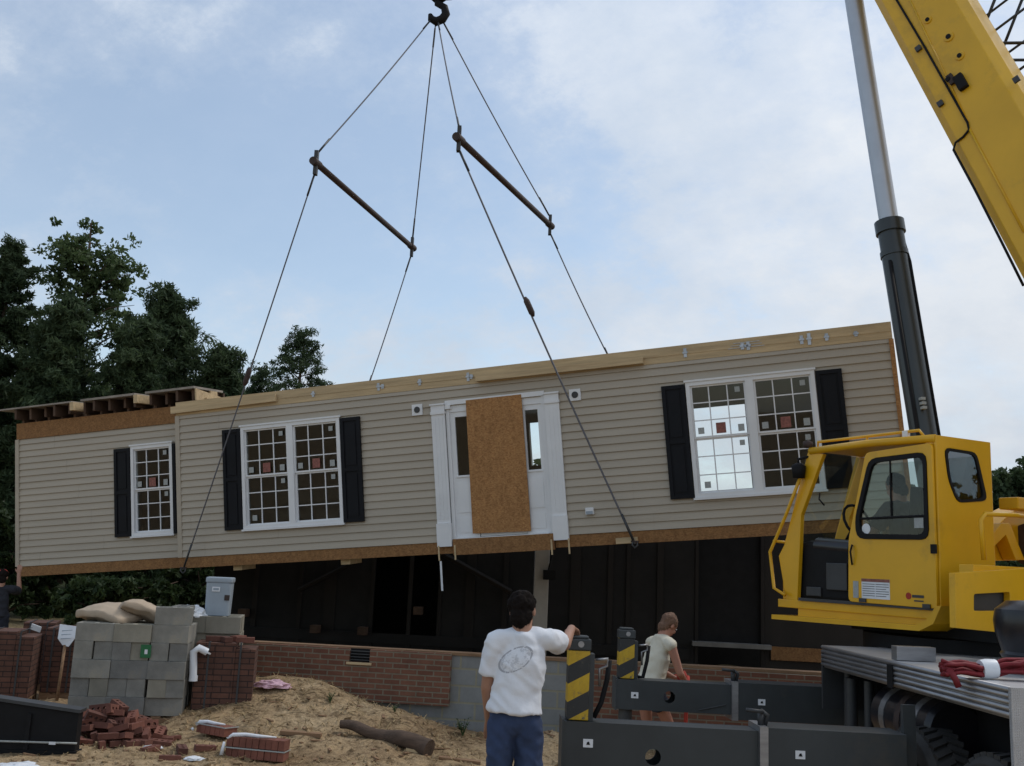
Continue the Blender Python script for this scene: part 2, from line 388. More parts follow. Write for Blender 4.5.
def np_mesh(name, verts, faces4, material):
    me = bpy.data.meshes.new(name); nv = len(verts); nf = len(faces4); k = faces4.shape[1]
    me.vertices.add(nv); me.vertices.foreach_set('co', verts.astype(np.float32).ravel())
    me.loops.add(nf*k); me.loops.foreach_set('vertex_index', faces4.astype(np.int32).ravel())
    me.polygons.add(nf); me.polygons.foreach_set('loop_start', np.arange(0, nf*k, k, dtype=np.int32))
    me.update(calc_edges=True); me.validate(); me.materials.append(material); return me

# ------------------------------------------------------------------ world, sun
W = bpy.data.worlds.new('World'); S.world = W; W.use_nodes = True
nt = W.node_tree; bg = nt.nodes['Background']
SUN_EL, SUN_AZ = 54, 62                    # azimuth from +Y towards +X
sky = N(nt, 'ShaderNodeTexSky', sky_type='NISHITA'); sky.sun_disc = False
sky.sun_elevation = R(SUN_EL); sky.sun_rotation = R(SUN_AZ); sky.air_density = 1.0; sky.dust_density = .7; sky.ozone_density = 2.0
tc = N(nt, 'ShaderNodeTexCoord'); sp = N(nt, 'ShaderNodeSeparateXYZ'); nt.links.new(tc.outputs['Generated'], sp.inputs[0])
def wm(op, a, b=None, c=None):
    q = N(nt, 'ShaderNodeMath', operation=op)
    for i, v in enumerate((a, b, c)):
        if v is None: continue
        if isinstance(v, (int, float)): q.inputs[i].default_value = v
        else: nt.links.new(v, q.inputs[i])
    return q.outputs[0]
zz = wm('ADD', wm('MAXIMUM', sp.outputs[2], 0), .5)
cb = N(nt, 'ShaderNodeCombineXYZ'); nt.links.new(wm('DIVIDE', sp.outputs[0], zz), cb.inputs[0]); nt.links.new(wm('DIVIDE', sp.outputs[1], zz), cb.inputs[1])
mp = N(nt, 'ShaderNodeMapping'); mp.inputs['Location'].default_value = (3.1, 1.7, 0); mp.inputs['Rotation'].default_value = (0, 0, R(35)); mp.inputs['Scale'].default_value = (1.35, 1.5, 1)
nt.links.new(cb.outputs[0], mp.inputs[0])
n1 = noise_tex(nt, mp.outputs[0], 2.3, 12, .68); n2 = noise_tex(nt, mp.outputs[0], 1.25, 4, .5); n3 = noise_tex(nt, mp.outputs[0], 4.8, 12, .66)
den = wm('ADD', wm('ADD', wm('MULTIPLY', n1, .52), wm('MULTIPLY', n2, .24)), wm('MULTIPLY', n3, .24))
den = wm('ADD', den, wm('MULTIPLY', sp.outputs[0], .14))        # thicker cloud towards the right-hand sky
cf = ramp(nt, den, [(.42, (.30, .30, .30)), (.475, (.46, .46, .46)), (.53, (.82, .82, .82)), (.60, (.97, .97, .97))])
shade = ramp(nt, wm('ADD', wm('MULTIPLY', n3, .35), wm('MULTIPLY', n2, .65)), [(.36, (4.1, 4.75, 5.6)), (.5, (4.9, 5.4, 6.1)), (.62, (5.9, 6.2, 6.6))])
skyc = N(nt, 'ShaderNodeMix', data_type='RGBA', blend_type='MULTIPLY'); skyc.inputs[0].default_value = 1
nt.links.new(sky.outputs[0], skyc.inputs[6]); skyc.inputs[7].default_value = (1.34, 1.26, 1.13, 1)
el = N(nt, 'ShaderNodeMapRange'); nt.links.new(sp.outputs[2], el.inputs[0]); el.inputs[1].default_value = 0; el.inputs[2].default_value = .55; el.inputs[3].default_value = .80; el.inputs[4].default_value = 1.06
low = N(nt, 'ShaderNodeVectorMath', operation='SCALE'); nt.links.new(shade, low.inputs[0]); nt.links.new(el.outputs[0], low.inputs['Scale'])
wc = mixc(nt, cf, skyc.outputs[2], low.outputs[0])
nt.links.new(wc, bg.inputs[0]); bg.inputs[1].default_value = .1
sd = bpy.data.lights.new('sun', 'SUN'); sd.energy = 1.0; sd.angle = R(14); sd.color = (1, .95, .88)
so = bpy.data.objects.new('sun', sd); COL.objects.link(so)
dv = Vector((math.sin(R(SUN_AZ))*math.cos(R(SUN_EL)), math.cos(R(SUN_AZ))*math.cos(R(SUN_EL)), math.sin(R(SUN_EL))))
so.rotation_euler = dv.to_track_quat('Z', 'Y').to_euler(); so.location = dv*50
S.view_settings.view_transform = 'Standard'; S.view_settings.look = 'None'; S.view_settings.exposure = .5; S.view_settings.gamma = 1

# ------------------------------------------------------------------ ground
def axis(lo, hi, step, far):
    a = list(np.arange(lo, hi+1e-6, step)); g = step; x = lo; left = []
    while x > -far: g *= 1.35; x -= g; left.append(x)
    g = step; x = a[-1]; right = []
    while x < far: g *= 1.35; x += g; right.append(x)
    return np.array(left[::-1]+a+right)
gx = axis(-8, 3.5, .06, 900); gy = axis(8.2, 13.6, .05, 900)
vv = np.array([(x, y, gz(x, y)) for y in gy for x in gx]); nx = len(gx); ny = len(gy)
ii = np.arange((ny-1)*(nx-1)); r_, c_ = ii//(nx-1), ii % (nx-1)
ff = np.stack([r_*nx+c_, r_*nx+c_+1, (r_+1)*nx+c_+1, (r_+1)*nx+c_], 1)
go = bpy.data.objects.new('ground', np_mesh('ground', vv, ff, M['ground'])); COL.objects.link(go)
for p in go.data.polygons: p.use_smooth = True
tag(go, 'sandy construction ground with straw and clay', None, kind='structure')

# ------------------------------------------------------------------ lifted house
YAW, ROLL_H, PIT = R(-18.71), R(-5.06), R(4.56)
HO = Vector((-5.349, 16.78, -.145+CZ))
house = thing('modular_house', 'beige vinyl sided half house hanging tilted from crane slings', 'house', HO, (PIT, ROLL_H, YAW))
HM = Matrix.Translation(HO) @ Euler((PIT, ROLL_H, YAW)).to_matrix().to_4x4(); HMI = HM.inverted()
hn = HM.to_3x3() @ Vector((0, 1, 0))
def hp(px, py, w=0):                       # pixel on the plane w metres behind the front wall, in house coordinates
    return HMI @ onplane(px, py, HO+hn*w, hn)
L, DEP, VT, VB = 11.296, 3.6, 2.575, -.175
LU = hp(18, 500, .3).x                     # left end of the recessed section
CRS = .1145
def siding(name, u0, u1, v0, v1, w, holes):
    mb = MB(); v = v0
    while v < v1-1e-4:
        top = min(v+CRS, v1)
        cuts = sorted(set([v, top]+[c for h in holes for c in (h[2], h[3]) if v < c < top]))
        for a, b in zip(cuts, cuts[1:]):
            mid = (a+b)/2; segs = [(u0, u1)]
            for h in holes:
                if h[2] < mid < h[3]:
                    segs = [q for s_ in segs for q in (((s_[0], min(s_[1], h[0])), (max(s_[0], h[1]), s_[1])) if h[0] < s_[1] and h[1] > s_[0] else (s_,)) if q[1]-q[0] > .001]
            oa = -.024+.022*(a-v)/CRS; ob = -.024+.022*(b-v)/CRS
            row = round(a/CRS-.499); jn = [u0+((row//2*1.37+.5) % 3.0)+3.7*q for q in range(-1, 6)]
            segs = [(p0, p1) for s_ in segs for p0, p1 in zip([s_[0]]+[c for c in jn if s_[0] < c < s_[1]], [c for c in jn if s_[0] < c < s_[1]]+[s_[1]])]
            oa0, ob0 = oa, ob
            for s0, s1 in segs:
                dd = .0022*(sum(1 for c in jn if c < (s0+s1)/2) % 2); oa, ob = oa0-dd, ob0-dd
                mb.add([(s0, w+oa, a), (s1, w+oa, a), (s1, w+ob, b), (s0, w+ob, b)], [(0, 1, 2, 3)])
                if abs(a-v) < 1e-6: mb.add([(s0, w+.0, a), (s1, w+.0, a), (s1, w+oa, a), (s0, w+oa, a)], [(0, 1, 2, 3)])
        v += CRS
    return mb.build(name, M['siding'], house)
WIN = [(1.257, 3.054, .389, 2.045, 0, 2), (8.515, 10.271, .405, 2.03, 0, 2)]
wl = hp(133, 490, .3).x; wr = hp(174.5, 490, .3).x
WIN.append((wl, wr, .40, 1.94, .3, 1))
D0, D1 = 4.62, 6.65
holes = [(u0+.04, u1-.04, v0+.04, v1-.04) for u0, u1, v0, v1, w, k in WIN]
siding('siding', 0, L, 0, 2.345, 0, [holes[0], holes[1], (D0+.1, D1-.1, -.01, 2.05)])
siding('siding', LU, 0, 0, 2.27, .3, [holes[2]])
MB().box((-.012, -.03, -.0), (.07, .3, 2.345)).build('corner_trim', M['siding'], house)
MB().box((LU-.03, .265, 0), (LU+.05, .5, 2.27)).build('corner_trim', M['siding'], house)
MB().box((L-.03, -.035, .0), (L+.03, .12, 2.34)).build('corner_stud', M['osb'], house)
# shell with real openings
def wallgrid(mb, u0, u1, v0, v1, w0, w1, hs):
    us = sorted(set([u0, u1]+[c for h in hs for c in h[:2]])); vs = sorted(set([v0, v1]+[c for h in hs for c in h[2:4]]))
    for a, b in zip(us, us[1:]):
        for c, d in zip(vs, vs[1:]):
            mu, mv = (a+b)/2, (c+d)/2
            if any(h[0] < mu < h[1] and h[2] < mv < h[3] for h in hs): continue
            mb.box((a, w0, c), (b, w1, d))
inw = MB()
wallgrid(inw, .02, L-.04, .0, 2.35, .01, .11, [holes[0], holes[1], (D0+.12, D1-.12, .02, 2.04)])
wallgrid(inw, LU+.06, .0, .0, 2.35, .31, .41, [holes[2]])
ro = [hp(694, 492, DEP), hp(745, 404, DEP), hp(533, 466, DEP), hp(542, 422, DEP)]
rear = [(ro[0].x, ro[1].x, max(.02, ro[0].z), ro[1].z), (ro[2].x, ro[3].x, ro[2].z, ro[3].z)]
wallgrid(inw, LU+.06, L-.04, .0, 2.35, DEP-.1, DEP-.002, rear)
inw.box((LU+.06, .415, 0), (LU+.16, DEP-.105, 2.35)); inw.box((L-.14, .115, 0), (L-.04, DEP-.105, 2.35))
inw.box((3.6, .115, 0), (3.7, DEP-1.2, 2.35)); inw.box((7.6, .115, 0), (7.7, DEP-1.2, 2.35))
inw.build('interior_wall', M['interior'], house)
MB().box((LU, .42, -.16), (L-.02, DEP, -.005)).box((0, .02, -.16), (L-.02, .415, -.005)).build('floor_deck', M['shade_wood'], house)
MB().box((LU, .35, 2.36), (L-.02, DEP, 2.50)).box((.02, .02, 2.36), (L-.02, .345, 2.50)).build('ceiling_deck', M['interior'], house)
fb = MB(); fb.box((0, -.012, VB), (4.86, .015, -.004)); fb.box((6.44, -.012, VB), (L+.01, .015, -.004)); fb.box((L-.015, .018, VB), (L+.01, DEP, -.004))
fb.build('floor_band', M['osb_band'], house)
MB().box((LU, .285, VB), (-.002, .31, -.004)).build('floor_band', M['osb_band'], house)
MB().box((LU, .27, 2.272), (-.015, .305, 2.56)).build('wall_band', M['osb_band'], house)
tb = MB(); tb.box((0, -.02, 2.347), (L+.02, .02, VT)); tb.box((L-.02, .022, 2.347), (L+.02, DEP, VT-.004)); tb.box((0, -.026, 2.445), (L+.02, -.0205, 2.452))
tb.build('top_band', M['lumber'], house)
MB().box((-.02, .022, VT-.03), (L-.03, DEP, VT-.006)).build('roof_deck', M['osb_dark'], house)
MB().box((-.03, -.085, 2.385), (1.97, -.028, 2.50), Matrix.Rotation(R(-.6), 4, 'Y')).build('header_plank', M['lumber'], house)
MB().box((5.40, -.125, 2.365), (7.95, -.028, 2.455)).build('header_plank', M['lumber'], house)
# left roof: rafters and sheathing edge
rl = hp(0, 410, .15)
for k in range(14):
    u = LU+.10+k*.285
    if u > .3: break
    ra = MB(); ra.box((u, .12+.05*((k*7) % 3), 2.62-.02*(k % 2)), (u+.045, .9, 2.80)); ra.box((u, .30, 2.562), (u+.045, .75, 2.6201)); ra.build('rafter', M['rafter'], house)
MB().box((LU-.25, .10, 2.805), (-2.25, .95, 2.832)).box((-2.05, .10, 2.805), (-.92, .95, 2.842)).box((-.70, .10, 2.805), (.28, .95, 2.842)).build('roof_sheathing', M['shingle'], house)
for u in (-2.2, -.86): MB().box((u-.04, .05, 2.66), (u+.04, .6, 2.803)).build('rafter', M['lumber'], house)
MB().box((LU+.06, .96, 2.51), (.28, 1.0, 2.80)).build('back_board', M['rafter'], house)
gb = MB(); gb.prism([(.285, .12, 2.60), (.285, .12, 2.80), (.285, .92, 2.70), (.285, .92, 2.55)], (.03, 0, 0)); gb.box((.26, .55, 2.50), (.30, .75, 2.80))
gb.box((.30, 1.2, 2.58), (.9, 1.3, 2.74)); gb.box((.32, .35, 2.58), (.36, 1.6, 2.66)); gb.build('roof_end_rafter', M['lumber'], house)
for u, hgt in ((2.6, .09), (3.75, .12), (3.82, .07), (4.45, .1), (5.25, .13), (5.30, .07), (8.55, .13), (9.35, .09), (9.43, .12), (9.40, .04), (10.15, .12), (10.25, .16), (10.48, .1), (10.86, .07)):
    st = MB(); st.box((u-.022, -.031, 2.46-hgt/2), (u+.022, -.0265, 2.46+hgt/2)); st.box((u-.035, -.040, 2.45), (u+.035, -.0315, 2.475)); st.build('metal_strap', M['galv'], house)
st = MB()
for q in range(3): st.box((9.15+.04*q, -.03, 2.44+.035*q), (9.65-.03*q, -.0265, 2.446+.035*q))
st.build('metal_strap', M['galv'], house)
# windows
def make_window(u0, u1, v0, v1, w, n, white=False):
    fr = MB(); o = -.055; e = .055
    fr.box((u0, w+o, v0), (u1, w+.06, v0+e)); fr.box((u0, w+o, v1-e), (u1, w+.06, v1)); fr.box((u0, w+o, v0+e), (u0+e, w+.06, v1-e)); fr.box((u1-e, w+o, v0+e), (u1, w+.06, v1-e))
    fr.box((u0-.02, w+o-.02, v0-.03), (u1+.02, w+o+.03, v0-.001)); fr.box((u0-.02, w+o-.015, v1+.001), (u1+.02, w+o+.03, v1+.028))
    units = [(u0+e, u1-e)]
    if n == 2:
        mid = (u0+u1)/2; fr.box((mid-.055, w+o, v0+e), (mid+.055, w+.06, v1-e)); units = [(u0+e, mid-.055), (mid+.055, u1-e)]
    f = fr.build('window', M['white'], house)
    for ui, (a, b) in enumerate(units):
        vm = (v0+v1)/2+.01
        for si, (c, d, off) in enumerate(((v0+e, vm-.0, .012), (vm+.001, v1-e, -.012))):
            s_ = MB(); t = .026; y0, y1 = w+off-.012, w+off+.012
            s_.box((a, y0, c), (b, y1, c+t)); s_.box((a, y0, d-t), (b, y1, d)); s_.box((a, y0, c+t), (a+t, y1, d-t)); s_.box((b-t, y0, c+t), (b, y1, d-t))
            for i in (1, 2):
                x = a+(b-a)*i/3; s_.box((x-.008, y0+.004, c+t), (x+.008, y1-.006, d-t))
                z = c+(d-c)*i/3; s_.box((a+t, y0+.005, z-.008), (b-t, y1-.007, z+.008))
            s_.build('sash', M['white'], f)
            MB().box((a+t*.5, w+off+.007, c+t*.5), (b-t*.5, w+off+.010, d-t*.5)).build('pane', M['pane'], f)
            def stk(x, z, sx, sz, mt): MB().box((x-sx/2, y0-.001, z-sz/2), (x+sx/2, y0+.002, z+sz/2)).build('sticker', M[mt], f)
            wd = (b-a)/3; hd = (d-c)/3
            stk(b-wd*.45, d-hd*(.42 if si else .40), .07, .075, 'sticker_w')
            if si == 1:
                stk(a+wd*1.5, c+hd*.5, .135, .15, 'sticker_red'); stk(a+wd*.42, c+hd*.42, .085, .09, 'sticker_w'); stk(b-wd*.42, c+hd*.42, .085, .1, 'sticker_w')
            elif n == 2 and ui == 0: stk(a+wd*.5, c+hd*.45, .085, .09, 'sticker_w')
    return f
for wdw in WIN: make_window(*wdw)
def make_shutter(u0, u1, v0, v1, w):
    s_ = MB(); s_.box((u0, w-.045, v0), (u1, w-.024, v1)); t = .055; vm = (v0+v1)/2
    for a, b in ((v0, v0+t), (v1-t, v1), (vm-t/2, vm+t/2)): s_.box((u0+t+.002, w-.062, a), (u1-t-.002, w-.0455, b))
    s_.box((u0, w-.062, v0), (u0+t, w-.0455, v1)); s_.box((u1-t, w-.062, v0), (u1, w-.0455, v1))
    for a, b in ((v0+t+.04, vm-t/2-.04), (vm+t/2+.04, v1-t-.04)): s_.box((u0+t+.03, w-.055, a), (u1-t-.03, w-.0455, b))
    s_.build('shutter', M['shutter'], house)
for u0, u1, v0, v1, w, k in WIN:
    make_shutter(u0-.345, u0-.012, v0, v1-.02, w); 
    if k == 2: make_shutter(u1+.012, u1+.355, v0, v1-.02, w)
    else: make_shutter(u1+.008, min(u1+.34, -.04), v0, v1-.02, w)
# door
ds = MB(); ds.box((4.845, -.03, 2.06), (6.425, .06, 2.13)); ds.box((4.845, -.05, 2.0), (4.93, .06, 2.058)); 
ds.box((4.845, -.012, .0), (4.90, .06, 1.999)); ds.box((6.37, -.012, .0), (6.425, .06, 2.058)); ds.box((4.9, .005, 1.95), (6.37, .06, 2.058)); ds.box((4.9, -.06, .0), (6.37, .06, .045))
dsu = ds.build('door_surround', M['white'], house)
def pilaster(u0, u1):
    p = MB(); p.box((u0, -.05, .28), (u1, -.024, 1.93)); p.box((u0-.008, -.075, -.067), (u1+.008, -.024, .279)); p.box((u0-.008, -.07, 1.931), (u1+.008, -.024, 1.975)); p.box((u0, -.06, 1.976), (u1, -.024, 2.07)); p.box((u0-.012, -.08, 2.071), (u1+.012, -.024, 2.095))
    for i in range(3):
        x = u0+.05+(u1-u0-.1)*i/2; p.box((x-.012, -.056, .34), (x+.012, -.0505, 1.88))
    p.build('pilaster', M['white'], dsu)
pilaster(4.62, 4.84); pilaster(6.43, 6.65)
def sidelight(u0, u1, v0, v1):
    p = MB(); p.box((u0, .02, .046), (u1, .055, v0)); p.box((u0, .02, v1), (u1, .055, 1.949)); p.box((u0, .02, v0), (u0+.075, .055, v1)); p.box((u1-.075, .02, v0), (u1, .055, v1))
    p.box((u0+.05, .005, v0-.03), (u1-.05, .0195, v0-.008)); p.box((u0+.06, .012, .12), (u1-.06, .0195, .34)); p.box((u0+.06, .012, .42), (u1-.06, .0195, v0-.12))
    o = p.build('sidelight', M['white'], dsu); MB().box((u0+.074, .035, v0-.001), (u1-.074, .039, v1+.001)).build('pane', M['pane'], dsu)
sidelight(4.90, 5.27, .98, 1.87); sidelight(6.02, 6.37, .98, 1.87)
MB().box((5.28, .03, .05), (6.01, .055, 1.945)).build('door', M['white'], house)
MB().plate([(5.175, -.032, .10), (6.085, -.032, .085), (6.075, -.032, 2.11), (5.19, -.032, 2.105)], [], (0, .014, 0)).build('board_cover', M['osb'], house, label='orange OSB sheet nailed over the front door')
MB().box((4.87, -.085, -.20), (6.43, -.014, .035)).build('threshold_board', M['osb_band'], house)
for u in (4.64, 4.90, 6.40, 6.66):
    MB().box((u-.012, -.095, -.27), (u+.012, -.09, -.05)).build('hanging_strip', M['lumber'], house)
MB().box((4.615, -.02, -.72), (4.645, -.014, -.28)).build('hanging_strip', M['plastic_w'], house)
for px, py in ((418, 410), (575.5, 395)):
    q = hp(px, py); b = MB().box((q.x-.085, -.04, q.z-.085), (q.x+.085, -.005, q.z+.085)).build('light_box', M['white'], house)
    MB().lathe([(0, .012), (.045, .012), (.05, 0)], Matrix.Translation((q.x, -.042, q.z)) @ Matrix.Rotation(R(90), 4, 'X'), 16).build('cover_cap', M['steeldark'], b)
q = hp(590.5, 511); b = MB().box((q.x-.06, -.075, q.z-.05), (q.x+.06, -.01, q.z+.05)).build('outlet_box', M['white'], house, bevel=.008)
MB().box((q.x-.05, -.078, q.z-.045), (q.x+.05, -.0755, q.z+.0)).build('outlet_lid', M['plastic_g'], b)
for x in (.95, 2.9): MB().box((x, .1, -.26), (x+.16, .5, -.178)).build('floor_block', M['lumber'], house)

# ------------------------------------------------------------------ rigging
hook = Vector((-1.721, 17.452, 10.064+CZ))
b1f, b1b = HM @ hp(316, 163, -.42), P(412, 247, 19.7)
b2f, b2b = HM @ hp(459, 139, -.45), P(550, 225, 18.7)
def spreader(a, b, label):
    t = thing('spreader_bar', label, 'spreader bar', a, group='spreader bars')
    d = b-a; e = d.normalized()
    MB().tube([(0, 0, 0), d*.5, d], .052, 12).build('bar', M['rust'], t, True)
    for c in (Vector(), d):
        MB().tube([c-e*.12, c+e*.12], .066, 12).build('end_fitting', M['rust'], t, 'auto')
        lug = MB(); lug.box(c+Vector((-.03, -.05, -.2)), c+Vector((.03, .05, .2))); lug.build('lug', M['steeldark'], t)
    return t
spreader(b1f, b1b, 'rusty steel spreader bar on the left, in four cables')
spreader(b2f, b2b, 'rusty steel spreader bar on the right, tilted nearer the hook')
low = [hp(189, 562), hp(637, 541)]
lf = [HM @ Vector((low[0].x, -.16, VB-.02)), HM @ Vector((low[1].x, -.17, VB+.0))]
lb = [P(370, 380, 19.55), P(607, 352, 18.1)]
lb = [lb[0]+(lb[0]-b1b)*.12, lb[1]+(lb[1]-b2b)*.12]
def sling(a, b, label, fit=None, r=.0125):
    t = thing('wire_sling', label, 'cable', a, group='wire rope slings')
    d = b-a; k = 10; pts = [d*(i/k)-Vector((0, 0, .05*math.sin(math.pi*i/k))) for i in range(k+1)]
    MB().tube(pts, r, 6).build('rope', M['rope'], t, True); e = d.normalized()
    MB().tube([e*.05, e*.40], r*1.35, 8).build('ferrule', M['steeldark'], t, True)
    MB().tube([d-e*.45, d-e*.05], r*1.35, 8).build('ferrule', M['steeldark'], t, True)
    if fit:
        c = d*fit; MB().tube([c-e*.16, c-e*.1, c+e*.1, c+e*.16], [.02, .045, .045, .02], 8).build('turnbuckle', M['rust'], t, True)
    return t
hk = hook+Vector((0, 0, .02))
sling(hk+Vector((-.10, 0, 0)), b1f+Vector((0, 0, .15)), 'thin cable from crane hook down to left end of left spreader bar')
sling(hk+Vector((-.03, .06, -.1)), b1b+Vector((0, 0, .15)), 'thin cable from crane hook to lower end of left spreader bar')
sling(hk+Vector((.03, -.05, -.1)), b2f+Vector((0, 0, .15)), 'short cable from crane hook to upper end of right spreader bar')
sling(hk+Vector((.10, .05, 0)), b2b+Vector((0, 0, .15)), 'long cable from crane hook to lower end of right spreader bar')
sling(b1f-Vector((0, 0, .15)), lf[0], 'cable from left spreader bar down past siding by the left double window', .51)
sling(b1b-Vector((0, 0, .15)), lb[0], 'cable from left spreader bar to behind the roof edge')
sling(b2f-Vector((0, 0, .15)), lf[1], 'cable running across siding right of the front door', .42, .0145)
sling(b2b-Vector((0, 0, .15)), lb[1], 'cable from right spreader bar to behind the roof edge')
for c, lb_ in ((lf[0], 'dark shackle under house floor below the left double window'), (lf[1], 'dark shackle under house floor right of the front door')):
    t = thing('shackle', lb_, 'shackle', c, group='shackles at the floor band'); t.scale = (.62, .62, .62)
    MB().tube([(-.05, 0, .05), (-.06, 0, -.03), (0, 0, -.09), (.06, 0, -.03), (.05, 0, .05)], .02, 8).build('bow', M['steeldark'], t, True)
    MB().tube([(-.09, 0, .05), (.09, 0, .05)], .022, 8).build('pin', M['rust'], t, True)
t = thing('wood_block', 'small lumber block under house floor by the right-hand cable', 'wood block', HM @ Vector((low[1].x-.1, -.1, VB+.02)), (PIT, ROLL_H, YAW))
MB().box((-.18, -.02, -.01), (.12, .08, .07)).build('block', M['lumber'], t)

# ------------------------------------------------------------------ crane
ca = R(27); d_ = Vector((-math.sin(ca), math.cos(ca), 0)); p_ = Vector((math.cos(ca), math.sin(ca), 0)); Z = Vector((0, 0, 1))
Q = P(935, 608, 8.8)                       # rear bottom corner of the cab's near side
CO = Vector((4.3, 8.6, 0)); CO.z = gz(CO.x, CO.y, False)
crane = thing('mobile_crane', 'yellow truck mounted mobile crane with charcoal outriggers and tall boom', 'crane', CO)
CF = frame(Q-CO, d_, p_, Z)                # cab frame: x forward, y to its right, z up
def cs(px, py, w=0):                       # pixel on cab's side plane w metres in
    q = onplane(px, py, Q+p_*w, p_)-Q; return (q.dot(d_), q.z)
def cr(px, py, back=0):                    # pixel on the plane across the crane, `back` metres behind the cab's rear
    q = onplane(px, py, Q-d_*back, d_)-Q; return (q.dot(p_), q.z)
CW = max(.72, cr(984, 480)[0])
def side(pts, w=0): return [(s, w, z) for s, z in pts]
roofz = cs(935, 437)[1]; s_front = cs(810, 452)[0]; s_nose = cs(779, 556)[0]; zb = 0.0
apil = [cs(*q) for q in ((808, 451), (823, 454), (801, 515), (797, 601), (786, 599.5), (778.5, 556), (784, 545))]
sp0, sp1 = cs(868, 452), cs(851, 540)
body = MB(CF)
body.prism(side(apil), (0, .05, 0)); body.prism(side(apil, CW-.05), (0, .05, 0))
# rear pillar strip, roof, floor, sills
zr = [cs(934, 441), cs(941, 441), cs(944, 609), cs(939, 609)]
body.box((-.03, 0, -.02), (.05, .06, roofz)); body.box((-.03, CW-.06, -.02), (.05, CW, roofz))
zf = cs(812, 450)[1]
body.prism([(-.03, 0, roofz-.01), (s_front, 0, zf-.01), (s_front, 0, zf+.012), (-.03, 0, roofz+.018)], (0, CW, 0))
body.box((-.03, .0, -.10), (s_nose+.02, CW, -.02))
body.box((sp1[0]*.55, CW-.045, -.02), (sp1[0]*.55+.06, CW-.005, roofz-.02))
body.box((-.0, CW-.045, -.02), (s_front-.02, CW-.005, .55))
body.box((s_nose-.05, .05, -.02), (s_nose, CW-.05, .30))
# rear panel with window opening
rw = [cr(*q) for q in ((938, 448), (970, 453), (981, 501), (951, 503), (942, 480))]
rw = roundpoly(rw, .07)
RX = [(-.0, -.02), (CW, -.02), (CW, roofz+.02), (0, roofz+.02)]
body.plate([(-.035, y, z) for y, z in RX], [[(-.035, y, z) for y, z in rw]], (-.03, 0, 0))
cab = body.build('cab', M['yellow'], crane, bevel=.008)
# rounded roof edge beam, drip rail
mb = MB(CF); mb.tube([(-.05, .01, roofz-.01), (s_front*.5, .01, (roofz+zf)/2+.008), (s_front, .01, zf-.01)], .038, 10); mb.build('roof_edge', M['yellow'], cab, True)
mb = MB(CF)
ra, rb_ = cs(818, 442, .08), cs(922, 430, .08)
mb.tube([(ra[0], .08, ra[1]-.08), (ra[0], .08, ra[1]), ((ra[0]+rb_[0])/2, .08, (ra[1]+rb_[1])/2), (rb_[0]+.03, .08, rb_[1]), (rb_[0]-.02, .08, rb_[1]-.06)], .014, 8)
c0 = ((ra[0]+rb_[0])/2, (ra[1]+rb_[1])/2); mb.tube([(c0[0], .08, c0[1]), (c0[0], .08, c0[1]-.1)], .012, 8)
mb.build('roof_rail', M['yellow'], cab, True)
bx = cs(906, 433, .08); MB(CF).box((bx[0]-.03, .06, bx[1]-.045), (bx[0]+.03, .1, bx[1]+.02)).build('marker_lamp', M['white'], cab, bevel=.005)
# sliding door
dout = [cs(*q) for q in ((868, 453), (934, 443), (940, 609), (851, 601.5), (851, 540))]
dwin = roundpoly([cs(*q) for q in ((872, 459), (929, 452), (932, 540), (860, 539), (858, 520))], .09)
dw2 = roundpoly([cs(*q) for q in ((875, 463), (926, 457), (928, 535), (864, 534), (862, 519))], .08)
dr = MB(CF); dr.plate(side(roundpoly(dout, .05), -.035), [side(dwin, -.035)], (0, .03, 0)); door = dr.build('door', M['yellow'], crane, bevel=.005)
MB(CF).plate(side(dwin, -.045), [side(dw2, -.045)], (0, .035, 0)).build('window_seal', M['black'], door)
MB(CF).plate(side(dwin, -.022), [], (0, .004, 0)).build('window_glass', M['cabglass'], door)
za = cs(862, 519); zb2 = cs(930, 516)
mb = MB(CF); mb.tube([(za[0], -.03, za[1]), (zb2[0], -.03, zb2[1])], .012, 6); x2 = cs(893, 500)[0]
mb.tube([(x2, -.026, cs(893, 458)[1]), (x2, -.026, cs(893, 519)[1])], .009, 6); mb.build('window_bar', M['black'], door)
mb = MB(CF); a, b = cs(864.5, 578.5), cs(893, 600)
mb.box((b[0], -.039, b[1]), (a[0], -.036, a[1])); mb.build('warning_sign', M['sticker_w'] if False else M['plastic_w'], door)
hz = a[1]-.028; MB(CF).box((b[0], -.0415, hz), (a[0], -.0395, a[1])).build('warning_sign_header', M['sticker_red'], door)
mb = MB(CF)
for i in range(6):
    z = hz-.018-i*.021; x0 = b[0]+.01+(.03 if i % 3 == 2 else 0); xm = (a[0]+b[0])/2
    mb.box((xm+.008, -.0408, z-.005), (a[0]-.012, -.0395, z)); mb.box((x0, -.0408, z-.005), (xm-.004, -.0395, z))
mb.build('warning_text', M['steeldark'], door)
mb = MB(CF); a, b = cs(856, 581), cs(861.5, 598); mb.box((b[0], -.039, b[1]), (a[0], -.036, a[1])); mb.build('decal', M['sticker_w'], door)
mb = MB(CF); x, z = cs(911.5, 596)
mb.lathe([(.0, 0), (.030, 0), (.030, .003), (0, .003)], CF.inverted() @ CF @ Matrix.Translation((x, -.036, z)) @ Matrix.Rotation(R(90), 4, 'X'), 16); mb.build('logo_disc', M['red'], door)
mb = MB(CF); mb.box((x-.165, -.039, z-.012), (x-.04, -.036, z+.012)); mb.box((x-.16, -.039, z-.045), (x-.06, -.036, z-.033)); mb.build('logo_bar', M['steeldark'], door)
x, z = cs(868, 529); mb = MB(CF); mb.lathe([(0, 0), (.05, 0), (.05, .006), (0, .006)], Matrix.Translation((x, -.02, z)) @ Matrix.Rotation(R(90), 4, 'X'), 18); mb.build('round_sticker', M['plastic_w'], door)
